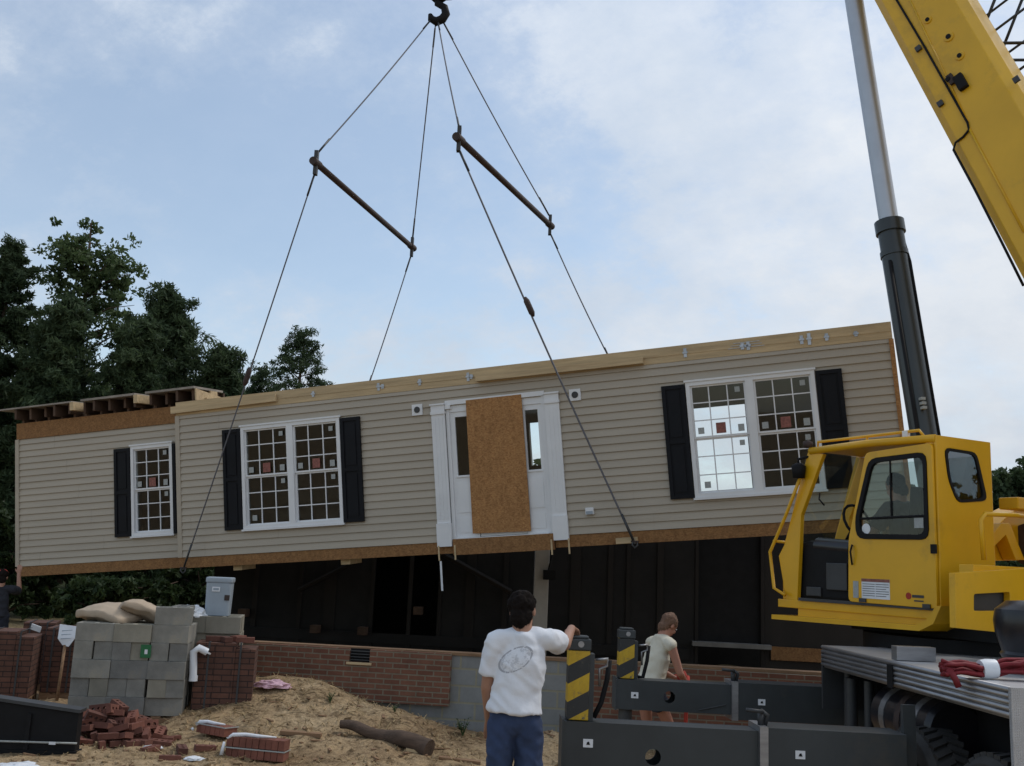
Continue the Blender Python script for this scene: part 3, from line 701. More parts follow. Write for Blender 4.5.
x, z = cs(921, 523); MB(CF).box((x-.05, -.0285, z-.045), (x+.05, -.0265, z+.045)).build('square_sticker', M['sticker_w'], door)
x, z = cs(938, 548); MB(CF).box((x-.02, -.06, z-.05), (x+.03, -.036, z+.03)).build('latch', M['black'], door)
mb = MB(CF); hh = cs(869, 529)
mb = MB(CF); mb.tube([(cs(856, 545)[0], -.05, cs(856, 545)[1]), (cs(856, 545)[0], -.075, cs(856, 552)[1]), (cs(856, 565)[0], -.05, cs(856, 565)[1])], .010, 6); mb.build('door_handle', M['black'], door, True)
for px, py in ((866, 600), (930, 606)):
    x, z = cs(px, py); MB(CF).box((x-.04, -.05, z-.02), (x+.04, -.036, z+.015)).build('door_roller', M['steeldark'], door)
mb = MB(CF); mb.box((cs(940, 600)[0], -.022, cs(940, 611)[1]), (cs(800, 600)[0], -.004, cs(940, 611)[1]+.03)); mb.build('door_track', M['steeldark'], cab)
# rear window
MB(CF).plate([(-.072, y, z) for y, z in rw], [[(-.072, y*.86+.14*sum(q[0] for q in rw)/len(rw), z*.9+.1*sum(q[1] for q in rw)/len(rw)) for y, z in rw]], (.02, 0, 0)).build('window_seal', M['black'], cab)
MB(CF).plate([(-.055, y, z) for y, z in rw], [], (.004, 0, 0)).build('rear_window', M['tinted'], cab)
# windscreen, far side glass
MB(CF).prism([(s_front-.03, .06, zf-.02), (s_nose-.02, .06, .42), (s_nose-.02, CW-.06, .42), (s_front-.03, CW-.06, zf-.02)], (-.004, 0, 0)).build('windscreen', M['cabglass'], cab)
MB(CF).box((.06, CW-.03, .56), (s_front-.05, CW-.026, roofz-.1)).build('side_glass', M['cabglass'], cab)
# grab bars
mb = MB(CF); g = [cs(*q, -.05) for q in ((803, 470), (786, 515), (770, 552), (774, 588), (785, 595))]; mb.tube([(s, -.05, z) for s, z in g], .017, 8)
g2 = cs(781, 542, -.05); mb.tube([(g[2][0]*.8+g[1][0]*.2, -.05, g[2][1]*.7+g[1][1]*.3), (g2[0], .02, g2[1])], .014, 8); mb.build('grab_bar', M['yellow'], cab, True)
mb = MB(CF); mb.tube([(s_front+.02, .02, zf-.06), (s_front+.10, -.06, zf-.09), (s_front+.10, -.06, zf-.14)], .015, 8)
mb.lathe([(.0, -.09), (.06, -.08), (.075, .04), (.03, .07), (0, .07)], Matrix.Translation((s_front+.10, -.06, zf-.2)), 12); mb.build('work_lamp', M['black'], cab, True)
x, z = cs(814, 444, .02); MB(CF).lathe([(0, -.03), (.045, -.03), (.05, .03), (.0, .05)], Matrix.Translation((s_front+.05, .02, zf+.06)), 12).build('beacon', M['rust'], cab, True)
mb = MB(CF); mb.tube([(s_front-.10, .03, cs(806, 500)[1]+.06), (s_front-.13, -.01, cs(806, 500)[1]), (s_front-.16, .03, cs(806, 500)[1]-.06)], .008, 6); mb.build('handle', M['black'], cab, True)
# interior: seat and console
st_ = MB(CF); st_.box((.35, .14, .02), (.85, CW-.12, .42)); seat_ = st_.build('seat', M['black'], cab, bevel=.03)
MB(CF).prism([(.30, .14, .40), (.42, .14, .40), (.36, .14, 1.08), (.22, .14, 1.05)], (0, CW-.28, 0)).build('seat_back', M['black'], cab, bevel=.03)
cx0 = cs(836, 520, .25)[0]
mb = MB(CF); e_ = s_nose-.06; mb.prism([(.93, .07, -.01), (e_, .07, -.01), (e_, .07, .40), (e_-.06, .07, .53), (e_-.30, .07, .58), (1.02, .07, .50), (.93, .07, .40)], (0, CW-.14, 0)); con_ = mb.build('console', M['black'], cab, bevel=.04)
mb = MB(CF); mb.tube([(1.05, .15, .50), (e_-.36, .15, .53)], .085, 14); mb.build('armrest', M['blackgloss'], cab, 'auto')
mb = MB(CF); mb.box((1.05, .045, .10), (1.32, .069, .36)); mb.box((1.40, .05, .03), (1.60, .069, .12)); mb.build('console_panel', M['steeldark'], cab, bevel=.008)
mb = MB(CF); mb.tube([(1.32, .3, .55), (1.15, .3, .78)], .02, 8); mb.tube([(1.15+.17*math.cos(q)*.35, .3+.17*math.sin(q), .78+.17*math.cos(q)*.93) for q in [i*math.pi/8 for i in range(17)]], .014, 6); mb.build('steering_wheel', M['black'], cab, True)
mb = MB(CF); mb.tube([(1.02, .16, .36), (1.0, .16, .62)], .012, 6); mb.tube([(1.1, .2, .36), (1.08, .2, .6)], .012, 6); mb.build('lever', M['black'], cab, True)
# skirt and step platform
pl = [cs(*q, -.04) for q in ((776, 614.5), (776, 619), (924, 631), (938, 624), (946, 606), (941, 606), (930, 621), (920, 625))]
MB(CF).prism(side(pl, -.10), (0, .55, 0)).build('step_platform', M['yellow'], crane)
sk = [cs(*q, 0) for q in ((797, 601), (940, 609), (932, 626), (797, 619))]
MB(CF).prism(side(sk, .015), (0, CW-.05, 0)).build('cab_base', M['yellow'], crane)
# upper structure beside and behind the cab
f1 = [cr(*q, .55) for q in ((955, 573), (1075, 565), (1075, 640), (956, 628))]
f1h = [cr(*q, .55) for q in ((974, 594), (1010, 592), (1010, 611), (974, 611))]
mb = MB(CF); mb.plate([(-.55, y, z) for y, z in f1], [[(-.55, y, z) for y, z in roundpoly(f1h, .02)]], (.06, 0, 0)); y0 = f1[0][0]
mb.build('counterweight_frame', M['yellow'], crane, bevel=.006)
MB(CF).box((-.485, y0+.12, f1[3][1]+.01), (-.42, y0+1.3, f1[0][1]-.02)).build('slot_shade_panel', M['steeldark'], crane)  # dark backing painted in as the shade inside the slot
mb = MB(CF); y1 = cr(968, 566, .45)[0]; zt = cr(968, 568, .45)[1]; mb.box((-.50, y1, zt-.05), (-.36, y1+1.4, zt+.03)); mb.build('turntable_deck', M['yellow'], crane, bevel=.006)
mb = MB(CF); hr = [cr(*q, .30) for q in ((984, 560), (981, 520), (985, 514), (1015, 515), (1030, 517))]; mb.tube([(-.30, y, z) for y, z in hr], .022, 8); mb.build('handrail', M['yellow'], crane, True)
arch = [cr(*q, -.2) for q in ((986, 561), (984, 545), (996, 527), (1012, 512), (1040, 498), (1060, 560))]
MB(CF).prism([(.2, y, z) for y, z in arch], (.25, 0, 0)).build('boom_foot', M['yellow'], crane, bevel=.01)
mb = MB(CF); a2 = [cr(*q, -.05) for q in ((988, 541), (1002, 523), (1010, 523), (1025, 560), (1016, 560), (1006, 535), (994, 547))]; mb.prism([(.05, y, z) for y, z in a2], (.14, 0, 0)); mb.build('winch_bracket', M['yellow'], crane, bevel=.008)
mb = MB(CF); a3 = cr(1018, 503, 0); mb.box((-.05, a3[0]-.07, a3[1]-.06), (.15, a3[0]+.3, a3[1]+.05)); mb.build('bracket_block', M['yellow'], crane, bevel=.01)
wn = cr(1035, 545, -.1); MB(CF).tube([(.1, wn[0]-.1, wn[1]), (.1, wn[0]+.7, wn[1])], .2, 20).build('winch_drum', M['rust'], crane, 'auto')
# turntable
tt = Q+p_*.9+d_*.5-CO
MB().lathe([(.0, -.14), (.85, -.14), (.85, .05), (0, .05)], Matrix.Translation(Vector((tt.x, tt.y, cs(860, 640)[1]+Q.z-CO.z+.02))), 40).build('turntable', M['black'], crane, 'auto')
MB(CF).box((-.4, .25, -.26), (1.2, 1.8, -.125)).build('turntable_frame', M['black'], crane)
# boom, in the vertical plane that runs from its foot to the load
BB = Q+p_*1.55; bd = Vector((hook.x-BB.x, hook.y-BB.y, 0)).normalized(); bp = Vector((bd.y, -bd.x, 0))
def bpt(px, py, off=0): return onplane(px, py, BB+bp*off, bp)-CO
hw = .33
e0, e1 = bpt(1024, 285, -hw), bpt(872, 0, -hw); t0, t1 = bpt(1024, 75, -hw), bpt(966, 0, -hw)
bdir = (e1-e0).normalized(); bn = bp.cross(bdir).normalized()
if bn.dot(t1-e1) < 0: bn = -bn
dep = (t1-e1).dot(bn); base_ = e0-bdir*2.6; LEN = (hook.x-(CO.x+e0.x))/bdir.x + 2.6
BF = frame(base_, bdir, bp, bn)            # x along, y across (0..2hw), z depth
def boxsec(x0, x1, ins):
    a, b, c = ins, 2*hw-ins, .09
    poly = [(x0, a, ins+c), (x0, a+c, ins), (x0, b-c, ins), (x0, b, ins+c), (x0, b, dep-ins-c), (x0, b-c*1.0, dep-ins), (x0, a+c, dep-ins), (x0, a, dep-ins-c)]
    return MB(BF).prism(poly, (x1-x0, 0, 0))
boom = boxsec(0, 13, 0).build('boom', M['yellow_boom'], crane, bevel=.01)
boxsec(13, 20, .07).build('boom_section', M['yellow_boom'], boom); boxsec(20, LEN+.3, .14).build('boom_section', M['yellow_boom'], boom)
BI = BF.inverted()
def bl(px, py): return BI @ bpt(px, py, -hw)
mb = MB(BF); mb.tube([(q.x, -.012, q.z) for q in [bl(*z) for z in ((890, -12), (897, 0), (925, 47), (955, 100), (968, 123), (969.5, 130), (964, 137), (956, 143), (954, 150), (975, 189), (1000, 238), (1024, 286))]], .013, 6); mb.build('hydraulic_line', M['black'], boom, True)
mb = MB(BF); mb.tube([(q.x, -.008, q.z) for q in [bl(*z) for z in ((969, 128), (1024, 232))]], .012, 6); mb.tube([(q.x, -.004, q.z) for q in [bl(*z) for z in ((910, 0), (968, 122))]], .010, 6); mb.build('weld_seam', M['yellow_boom'], boom, True)
for px, py, r in ((928, 20, .045), (949, 37, .055), (960, 56, .05)):
    q = bl(px, py); MB(BF).lathe([(0, 0), (r, 0), (r*.9, .012), (0, .012)], Matrix.Translation((q.x, -.002, q.z)) @ Matrix.Rotation(R(90), 4, 'X'), 16).build('boss', M['yellow_boom'], boom, 'auto')
    MB(BF).lathe([(0, 0), (r*.5, 0), (r*.5, .02), (0, .02)], Matrix.Translation((q.x, -.004, q.z)) @ Matrix.Rotation(R(90), 4, 'X'), 12).build('hole_plug', M['black'], boom)
q = bl(962, 83); mb = MB(BF); mb.box((q.x-.09, -.06, q.z-.05), (q.x+.09, -.002, q.z+.05)); mb.tube([(q.x+.12, -.01, q.z-.09), (q.x+.12, -.05, q.z-.09)], .03, 8); mb.build('valve_block', M['black'], boom, bevel=.01)
q = bl(952, 80); MB(BF).box((q.x-.06, -.04, q.z-.03), (q.x+.06, -.002, q.z+.03)).build('bracket', M['rust'], boom)
for px, py in ((919, 49), (941, 104), (1017, 80)):
    q = bl(px, py); MB(BF).box((q.x-.03, -.03, q.z-.03), (q.x+.03, -.002, q.z+.03)).build('bolt', M['steeldark'], boom)
MB(BF).box((LEN-.1, .05, -.5), (LEN+.5, 2*hw-.05, dep*.8)).build('boom_head', M['steeldark'], boom)
Bc = BF @ Vector((.35, 0, dep*.5)); zd_ = (Q.z-CO.z)-.12      # pedestal that carries the boom's foot pin
for y_ in (-.09, 2*hw+.03):
    o_ = bp*y_; a_ = Bc
    poly = [Vector((a_.x, a_.y, zd_))-bd*.95+o_, Vector((a_.x, a_.y, zd_))+bd*.85+o_, a_+bd*.30+Vector((0, 0, .05))+o_, a_+bd*.12+Vector((0, 0, .34))+o_, a_-bd*.16+Vector((0, 0, .34))+o_, a_-bd*.36+Vector((0, 0, .02))+o_]
    MB().prism(poly, bp*.06).build('boom_pedestal', M['yellow'], crane, bevel=.008)
MB().tube([Bc-bp*.13, Bc+bp*(2*hw+.13)], .11, 20).build('foot_pin', M['steeldark'], crane, 'auto')
pf = frame(Vector((Bc.x, Bc.y, 0)), bd, bp, Z); MB(pf).box((-1.1, -.2, zd_-.16), (2.2, 2*hw+.2, zd_-.001)).build('upper_frame', M['yellow'], crane, bevel=.01)
# lift cylinder
c_bot, c_mid, c_top = bpt(928, 460, 0), bpt(889, 222, 0), bpt(854, 0, 0)
ax = (c_mid-c_bot).normalized(); c_low = c_bot-ax*1.6
lc = MB().tube([c_low, c_mid], .138, 24).build('lift_cylinder', M['cyl'], crane, 'auto')
for c0_, c1_, rr_ in ((.14, 0, .160), (.42, .36, .150)): MB().tube([c_mid-ax*c0_, c_mid-ax*c1_], rr_, 24).build('gland_collar', M['cyl'], lc, 'auto')
ax2 = (c_top-c_mid).normalized()
c_up = c_top+ax2*2.2
MB().tube([c_mid-ax*.05, c_up], .104, 24).build('piston_rod', M['chrome'], lc, 'auto')
side_v = ax.cross(Vector((0, 1, 0))).normalized()
mb = MB(); off = -RT*.11-Vector((0, .115, 0)); mb.tube([c_low+off, c_mid-ax*.5+off], .02, 8); off = RT*.13-Vector((0, .07, 0)); mb.tube([c_low+off, c_mid-ax*.5+off, c_mid-ax*.1+off*.7], .016, 8); mb.build('hydraulic_pipe', M['black'], lc, True)
for k in range(3):
    c = P(921.5+k*.8, 399+k*4.5, 1)
    c = onplane(921.5+k*.8, 399+k*4.5, BB-bp*.14, bp)-CO
    MB().box(c+Vector((-.022, -.05, -.014)), c+Vector((.022, .02, .014))).build('decal', M['sticker_w'], lc)
# lattice jib stowed on the boom's far side
jb = MB(BF); ch = [(hw*2+.10, dep-.25), (hw*2+.62, dep-.25), (hw*2+.10, dep+.40), (hw*2+.62, dep+.40)]
x0, x1 = 1.5, 10.5
for y, z in ch: jb.tube([(x0, y, z), (x1, y, z)], .035, 8)
n = 15
for k in range(n):
    a, b = x0+(x1-x0)*k/n, x0+(x1-x0)*(k+1)/n
    for i, j in ((0, 1), (2, 3), (0, 2), (1, 3)):
        f = (ch[i], ch[j]) if k % 2 else (ch[j], ch[i]); jb.tube([(a, *f[0]), (b, *f[1])], .017, 6)
        jb.tube([(a, *ch[i]), (a, *ch[j])], .015, 6)
jb.build('lattice_jib', M['steeldark'], crane, True)
for k in range(3):                          # hoses from the upper works down to the deck
    a = CF @ Vector((-.15-.12*k, .35+.1*k, .05)); b = CF @ Vector((.1, .55+.1*k, -.16)); m_ = (a+b)/2+Vector((.1, -.1, -.12))
    MB().tube([a, a.lerp(m_, .6)+Vector((0, 0, .02)), m_, b], .016, 8).build('hose', M['black'], crane, True)
# carrier
TA = R(3.5); T_ = Vector((-math.sin(TA), math.cos(TA), 0)); R_ = Vector((math.cos(TA), math.sin(TA), 0))
DK = P(1008, 687, 6.3); zd = DK.z
KF = frame(DK-CO, T_, R_, Z)
far_l = (P(817.5, 645, 9.35)-DK).dot(T_)
MB(KF).box((0, .02, -.03), (far_l, 2.6, 0)).build('deck', M['plate'], crane)
tr = MB(KF)
for k in range(5):
    z = -.015-k*.037; tr.tube([(0, .012, z), (far_l, .012, z)], .0165, 8)
tr.box((.0, .014, -.19), (far_l, .05, -.032)); tr.build('deck_trim', M['alu'], crane, True)
mb = MB(KF)
for px in (866,): mb.box(((P(px, 665, 1).x*0)+1.62-.05, -.012, -.2), (1.62+.05, -.006, -.03))
mb.build('trim_joint', M['black'], crane)
MB(KF).box((-.03, .0, -.62), (-.0, 2.6, .0)).build('end_panel', M['plate'], crane)
MB(KF).box((.02, .5, -.75), (far_l-.02, 2.1, -.22)).build('chassis', M['black'], crane)
MB(KF).box((far_l-.03, .0, -.55), (far_l, 2.6, -.04)).build('deck_end_plate', M['steeldark'], crane)
mb = MB(KF); mb.box((1.62, .05, .004), (1.72, .36, .11)); mb.build('deck_bracket', M['alu'], crane, bevel=.004)
mb = MB(KF); mb.box((1.1, .95, .004), (1.2, 1.4, .10)); mb.build('deck_bracket', M['alu'], crane, bevel=.004)
ty = 1.72
def ktank(): 
    o = MB(KF).tube([(1.3, .34, -.47), (1.34, .34, -.47), (2.26, .34, -.47), (2.3, .34, -.47)], [.20, .235, .235, .20], 24).build('air_tank', M['blackgloss'], crane, 'auto')
    for x in (1.52, 1.78, 2.06):
        MB(KF).tube([(x-.045, .34, -.47), (x+.045, .34, -.47)], .24, 24).build('tank_band', M['alu'] if x != 1.78 else M['rust'], o, 'auto')
ktank()
mb = MB(KF); mb.box((1.02, -.19, -1.45), (1.06, -.10, -.25)); mb.build('mud_flap', M['outrig'], crane)
mb = MB(KF); mb.tube([(2.75, .15, -.85), (2.75, .15, -.25)], .05, 12); mb.tube([(2.95, .2, -.85), (2.95, .2, -.2)], .035, 10); mb.tube([(2.55, .22, -.85), (2.55, .22, -.25)], .04, 10); mb.build('hydraulic_cylinder', M['steeldark'], crane, 'auto')
def wheel(x, r=.475, wd=.3):
    zc = gz(3.3, 7)+r-CO.z-.02; y = .0
    T = Matrix.Translation(KF @ Vector((x, y+wd, 0))) ; 
    c = KF @ Vector((x, y, 0)); c.z = zc
    Tm = frame(c, T_, Z, R_)
    o = MB().lathe([(r*.52, .02), (r*.62, 0), (r*.86, -.005), (r*.95, .03), (r*.955, wd-.03), (r*.86, wd+.005), (r*.52, wd-.02)], Tm, 40, False).build('wheel', M['tyre'], crane, 'auto')
    tm = MB()
    for k in range(36):
        a = 2*math.pi*k/36
        for sgn, y0 in ((1, .035), (-1, wd*.52)):
            B = Tm @ Matrix.Rotation(a+(.06 if sgn > 0 else 0), 4, 'Z') @ Matrix.Translation((r*.955, 0, y0+wd*.21)) @ Matrix.Rotation(.45*sgn, 4, 'X')
            tm.box((-.01, -.022, -wd*.23), (r*.05, .022, wd*.23), B)
    tm.build('tread', M['tyre'], o)
    MB().lathe([(0, .09), (r*.2, .08), (r*.24, .14), (r*.42, .16), (r*.5, .03), (r*.53, .03), (r*.53, .05)], Tm, 28, False).build('rim', M['steeldark'], o, 'auto')
for x in (.28, 1.36): wheel(x)
# outriggers
def outrigger(D, pxl, ytop, pxr, hgt, post_top, post_w, label, seam_px, ext):
    a = P(pxl, ytop, D); xr = (P(pxr, 700, D)).x
    F = frame(a-CO, Vector((1, .03, -.012)).normalized(), Vector((-.03, 1, 0)).normalized(), Z)
    ln = xr-a.x+ext; sx = P(seam_px, ytop, D).x-a.x
    hx, hz_ = sx*.46, -hgt*.52
    holepts = [(hx+.055*math.cos(q), 0, hz_+.055*math.sin(q)) for q in [i*math.pi/8 for i in range(16)]]
    mb = MB(F); mb.plate([(0, 0, -hgt), (sx, 0, -hgt), (sx, 0, 0), (0, 0, 0)], [holepts], (0, .012, 0)); mb.plate([(0, .21, -hgt), (sx, .21, -hgt), (sx, .21, 0), (0, .21, 0)], [[(x, .21, z) for x, y, z in holepts]], (0, .012, 0))
    mb.box((-.0, .0125, -.014), (sx, .2095, -.001)); mb.box((0, .0125, -hgt+.001), (sx, .2095, -hgt+.014)); mb.box((-.012, -.01, -hgt-.01), (-.0005, .23, .012))
    bm_ = mb.build('outrigger_beam', M['outrig'], crane, label=label)
    mb = MB(F); mb.box((sx+.06, -.035, -hgt-.04), (ln, .255, .03)); mb.box((sx+.055, -.03, -hgt-.03), (sx+.0595, .25, .02)); mb.build('beam_housing', M['outrig'], crane, bevel=.008)
    mb = MB(F); mb.box((sx+.0, -.042, -hgt-.045), (sx+.058, .262, .035)); mb.build('beam_collar', M['alu'], bm_)
    mb = MB(F); mb.tube([(sx+.03, .05, .03), (sx+.03, .05, .12)], .022, 8); mb.tube([(sx+.03, .02, .12), (sx+.03, .0, .13), (sx-.09, -.02, .14)], .014, 8); mb.tube([(sx+.06, .06, .03), (sx+.08, .06, .10), (sx+.03, .05, .13)], .018, 8); mb.build('lock_pin', M['steeldark'], bm_, True)
    for x in (.17, sx+.28):
        mb = MB(F); mb.box((x-.034, -.006, -.165), (x+.034, -.002, -.11), Matrix.Translation((0, -.034 if x > sx else 0, 0))); mb.build('label_plate', M['plastic_w'], bm_)
        yo = -.034 if x > sx else 0; mb = MB(F); mb.prism([(x-.012, -.009+yo, -.147), (x+.014, -.009+yo, -.147), (x+.006, -.009+yo, -.126), (x-.006, -.009+yo, -.130)], (0, .0028, 0)); mb.build('label_mark', M['black'], bm_)
    mb = MB(F); mb.tube([(sx*.72, -.004, -hgt*.9), (sx*.95, -.006, -hgt*.68)], .006, 6); mb.build('brace_wire', M['steeldark'], bm_)
    # jack post
    b = P(pxl+2, ytop, D-.02); top = P(pxl+8, post_top, D).z
    lean = .0
    ph = top-a.z; J = F @ Matrix.Translation((.02, .03, 0))
    mbp = MB(); mbp.box((0, 0, .005), (post_w, .15, ph-.10)); me = mbp.mesh('jack_post', M['stripe'], False, .006)
    jo = bpy.data.objects.new('jack_post', me); COL.objects.link(jo); jo.parent = crane; jo.matrix_local = J
    T2 = J
    cp = MB(); cp.box((-.006, -.006, ph-.098), (post_w+.006, .156, ph-.02)); cp.box((.01, .01, ph-.019), (post_w-.01, .14, ph)); cp.build('jack_cap', M['outrig'], jo, bevel=.012)
    gp = MB(); gp.lathe([(0, 0), (.022, 0), (.022, .004), (0, .004)], Matrix.Translation((post_w*.55, -.007, ph-.055)) @ Matrix.Rotation(R(90), 4, 'X'), 12); gp.build('cap_emblem', M['alu'], jo)
    sd_ = MB(); sd_.box((post_w+.001, .02, .0), (post_w+.035, .13, ph-.12)); sd_.build('jack_rail', M['outrig'], jo)
    hd = MB(); q = post_w+.045; hd.tube([(q, .05, ph-.16), (q+.085, .05, ph-.15), (q+.085, .05, ph-.20), (q+.03, .05, ph-.22), (q+.035, .05, ph-.34)], .010, 6); hd.build('jack_handle', M['alu'], jo, True)
    hs = MB(); hs.tube([(q+.1, .06, ph-.16), (q+.085, .06, ph-.30), (q+.05, .06, ph-.45), (q+.0, .06, .02)], .018, 8); hs.build('hose', M['black'], jo, True)
    zg = gz(a.x, D)-a.z; lg = MB(F); lg.tube([(.10, .1, -hgt), (.10, .1, zg+.05)], .065, 16); lg.build('jack_leg', M['steeldark'], crane, 'auto')
    pd = MB(F); pd.lathe([(0, zg+.07), (.12, zg+.07), (.22, zg+.03), (.22, zg-.03), (0, zg-.03)], Matrix.Translation((.10, .1, 0)), 24); pd.build('float_pad', M['steeldark'], crane, 'auto')
    return a, J, ph
oa, oj, oph = outrigger(7.2, 564, 721, 905, .40, 636, .15, 'near charcoal outrigger beam with white label plates', 760, .02)
ob_ = outrigger(9.75, 617, 679, 830, .27, 628, .145, 'far charcoal outrigger beam behind the near one', 732, .5)
# hoist block hung from the boom head by its ropes
hb = thing('hook_block', 'black crane hook hanging at top above the spreader bars', 'hook', hook, group=None); hb.scale = (1.25, 1.25, 1.12)
mb = MB(); mb.tube([(0, 0, .42), (0, 0, .30), (.10, 0, .24), (.13, 0, .12), (.08, 0, .02), (-.01, 0, -.03), (-.09, 0, .02), (-.11, 0, .1)], [.06, .06, .06, .065, .07, .075, .06, .03], 12); mb.build('hook', M['black'], hb, True)
mb = MB(); mb.tube([(0, 0, .34), (0, 0, .42), (0, 0, .62), (0, 0, .7)], [.07, .14, .16, .09], 16); mb.build('swivel', M['black'], hb, True)
mb = MB(); mb.box((-.10, -.22, .68), (.10, .22, 1.5)); mb.build('block', M['blackgloss'], hb, bevel=.05)
mb = MB(); mb.box((-.02, -.1, .36), (.26, .02, .43), Matrix.Rotation(R(-8), 4, 'Y')); mb.build('block_tag', mat('blue_tag', (.015, .02, .10), .5), hb)
head = BF @ Vector((LEN+.2, hw, -.3))+CO
for dx in (-.06, .06):
    mb = MB(); mb.tube([(dx, 0, 1.45), head-hook+Vector((dx, 0, 0))], .012, 6); mb.build('hoist_rope', M['rope'], hb, True)

# ------------------------------------------------------------------ things on the crane deck
rs = P(950, 668, 6.75); rs.z = zd
t = thing('strap_bundle', 'red webbing strap bundle with white label on truck deck', 'strap', rs)
mb = MB()
rs2 = random.Random(4)
for k in range(17):
    yy, zz_ = rs2.uniform(-.06, .05), rs2.uniform(.012, .10); pts = []
    for i_ in range(15):
        f = i_/14; x = -.05+.60*f+rs2.uniform(-.004, .004); tight = 1-.55*math.exp(-((f-.5)/.12)**2)
        pts.append((x, (yy+.018*noise.noise(Vector((x*9, k*3.1, 0))))*tight, max(.01, (zz_*tight+.045*f+.03*noise.noise(Vector((x*8, k*2.3, 5)))))))
    mb.tube(pts, [.013+.004*noise.noise(Vector((i_*.7, k, 1))) for i_ in range(15)], 6)
mb.tube([(-.03, -.05, .06), (.0, -.07, .0), (.02, -.075, -.05)], .022, 8); mb.build('webbing', M['redstrap'], t, True)
MB().tube([(.20, 0.0, .060), (.24, 0.002, .064), (.30, .003, .068)], [.060, .066, .062], 14).build('label_sleeve', M['plastic_w'], t, 'auto')
cn = P(1031, 615, 7.3); t = thing('canister', 'black ribbed drum with white marking on truck deck', 'drum', (cn.x, cn.y, zd))
mb = MB(); zc = cn.z-zd
mb.lathe([(0, .004), (.20, .004), (.215, .03), (.20, .05), (.215, .08), (.20, .1), (.215, .13), (.20, .15), (.215, .2), (.24, .28), (.25, .36), (.235, .44), (.16, .50), (0, .51)], Matrix.Translation((0, 0, 0)), 28); mb.build('drum_body', M['blackgloss'], t, 'auto')
mb = MB()
for a0, b0 in (((-.10, .40), (-.075, .33)), ((-.075, .40), (-.10, .33)), ((-.055, .39), (-.055, .34)), ((-.04, .39), (-.02, .39)), ((-.04, .365), (-.02, .365))):
    def on(x, z): 
        yv = -math.sqrt(max(.0, .252**2-(x-.02)**2)); return (x, yv, z)
    mb.tube([on(*a0), on((a0[0]+b0[0])/2, (a0[1]+b0[1])/2), on(*b0)], .008, 6)
mb.build('marking', M['plastic_w'], t)

# ------------------------------------------------------------------ foundation and standing half
fa, fb_ = Vector((-3.8, 13.1, 0)), Vector((4.0, 12.15, 0)); FY = math.atan2(fb_.y-fa.y, fb_.x-fa.x)
FZ = -1.144+CZ; FL = 14.0
fo = thing('foundation_wall', 'red brick and grey block foundation wall with a wood sill', 'foundation', (fa.x-.45, fa.y+.055, 0), (0, 0, FY))
def fx(px, py=680):
    n_ = Vector((math.sin(FY), -math.cos(FY), 0)); q = onplane(px, py, Vector((fa.x, fa.y, 0)), n_); q = q-fo.location
    return q.x*math.cos(FY)+q.y*math.sin(FY), q.z
vx0, vz0 = fx(351, 661); vx1, vz1 = fx(372, 649); bx1 = fx(451)[0]; bx2 = fx(586)[0]
bzl = fx(440, 705)[1]
core = MB(); core.box((0, .0, -.3), (FL, .2, FZ)); core.build('block_wall', M['cmu'], fo)
mb = MB(); wallgrid(mb, -.02, bx1, bzl, FZ-.002, -.09, -.001, [(vx0, vx1, vz0, vz1)]); mb.build('brick_veneer', M['brick'], fo)
mb = MB(); mb.box((bx2, -.09, fx(600, 700)[1]-.25), (FL, -.001, FZ-.002)); mb.build('brick_veneer', M['brick'], fo)
mb = MB(); mb.box((vx0, -.03, vz0), (vx1, -.002, vz1))
v_ = mb.build('vent', M['black'], fo); mb = MB()
for k in range(4): mb.box((vx0+.005, -.075, vz0+.02+k*.035), (vx1-.005, -.05, vz0+.03+k*.035))
mb.build('louvre', M['steeldark'], v_)
MB().box((vx0-.03, -.11, vz0-.03), (vx1+.03, -.031, vz0-.001)).build('vent_sill', M['lumber'], fo)
MB().box((-.03, -.02, FZ), (FL, .16, FZ+.035)).build('sill_plate', M['lumber_dk'], fo)
# standing half, coloured near-black to carry the shade under the lifted house
sa = Vector((-5.95, 21.0, 0)); SY = R(-6.3)
sh = thing('standing_half', 'dark unlit standing half house behind the brick foundation', 'house', sa, (0, 0, SY))
def sx_(px, py):
    n_ = Vector((math.sin(SY), -math.cos(SY), 0)); q = onplane(px, py, sa, n_)-sa; return q.x*math.cos(SY)+q.y*math.sin(SY), q.z
sz = 1.28+CZ; d0x, d0z = sx_(697, 641); d1x, _ = sx_(762, 600)
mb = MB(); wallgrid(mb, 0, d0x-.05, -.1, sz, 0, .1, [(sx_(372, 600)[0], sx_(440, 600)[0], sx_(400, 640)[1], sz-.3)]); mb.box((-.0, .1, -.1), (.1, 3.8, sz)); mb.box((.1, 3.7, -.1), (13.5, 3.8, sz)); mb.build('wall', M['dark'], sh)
mb = MB(); mb.box((d1x+.05, 0, -.1), (13.5, .1, sz)); mb.build('wall', M['shade_wood'], sh)
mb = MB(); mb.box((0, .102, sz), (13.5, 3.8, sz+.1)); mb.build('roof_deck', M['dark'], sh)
mb = MB(); mb.box((d0x-.045, -.02, -.1), (d0x+.02, .1, sz)); mb.box((d1x-.02, -.02, -.1), (d1x+.045, .1, sz)); mb.box((d0x+.021, -.02, sz-.25), (d1x-.021, .1, sz)); mb.build('door_frame', M['shade_wood'], sh)
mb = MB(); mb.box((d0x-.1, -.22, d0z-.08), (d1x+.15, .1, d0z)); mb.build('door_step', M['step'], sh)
mb = MB(); mb.box((d0x+.02, .06, d0z), (d1x-.02, .1, sz-.25)); mb.build('door', M['black'], sh)  # black sheet fills the opening as its painted shade
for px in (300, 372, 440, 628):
    x = sx_(px, 600)[0]; MB().box((x-.04, -.03, .3), (x+.04, -.002, sz)).build('stud', M['shade_wood'], sh)
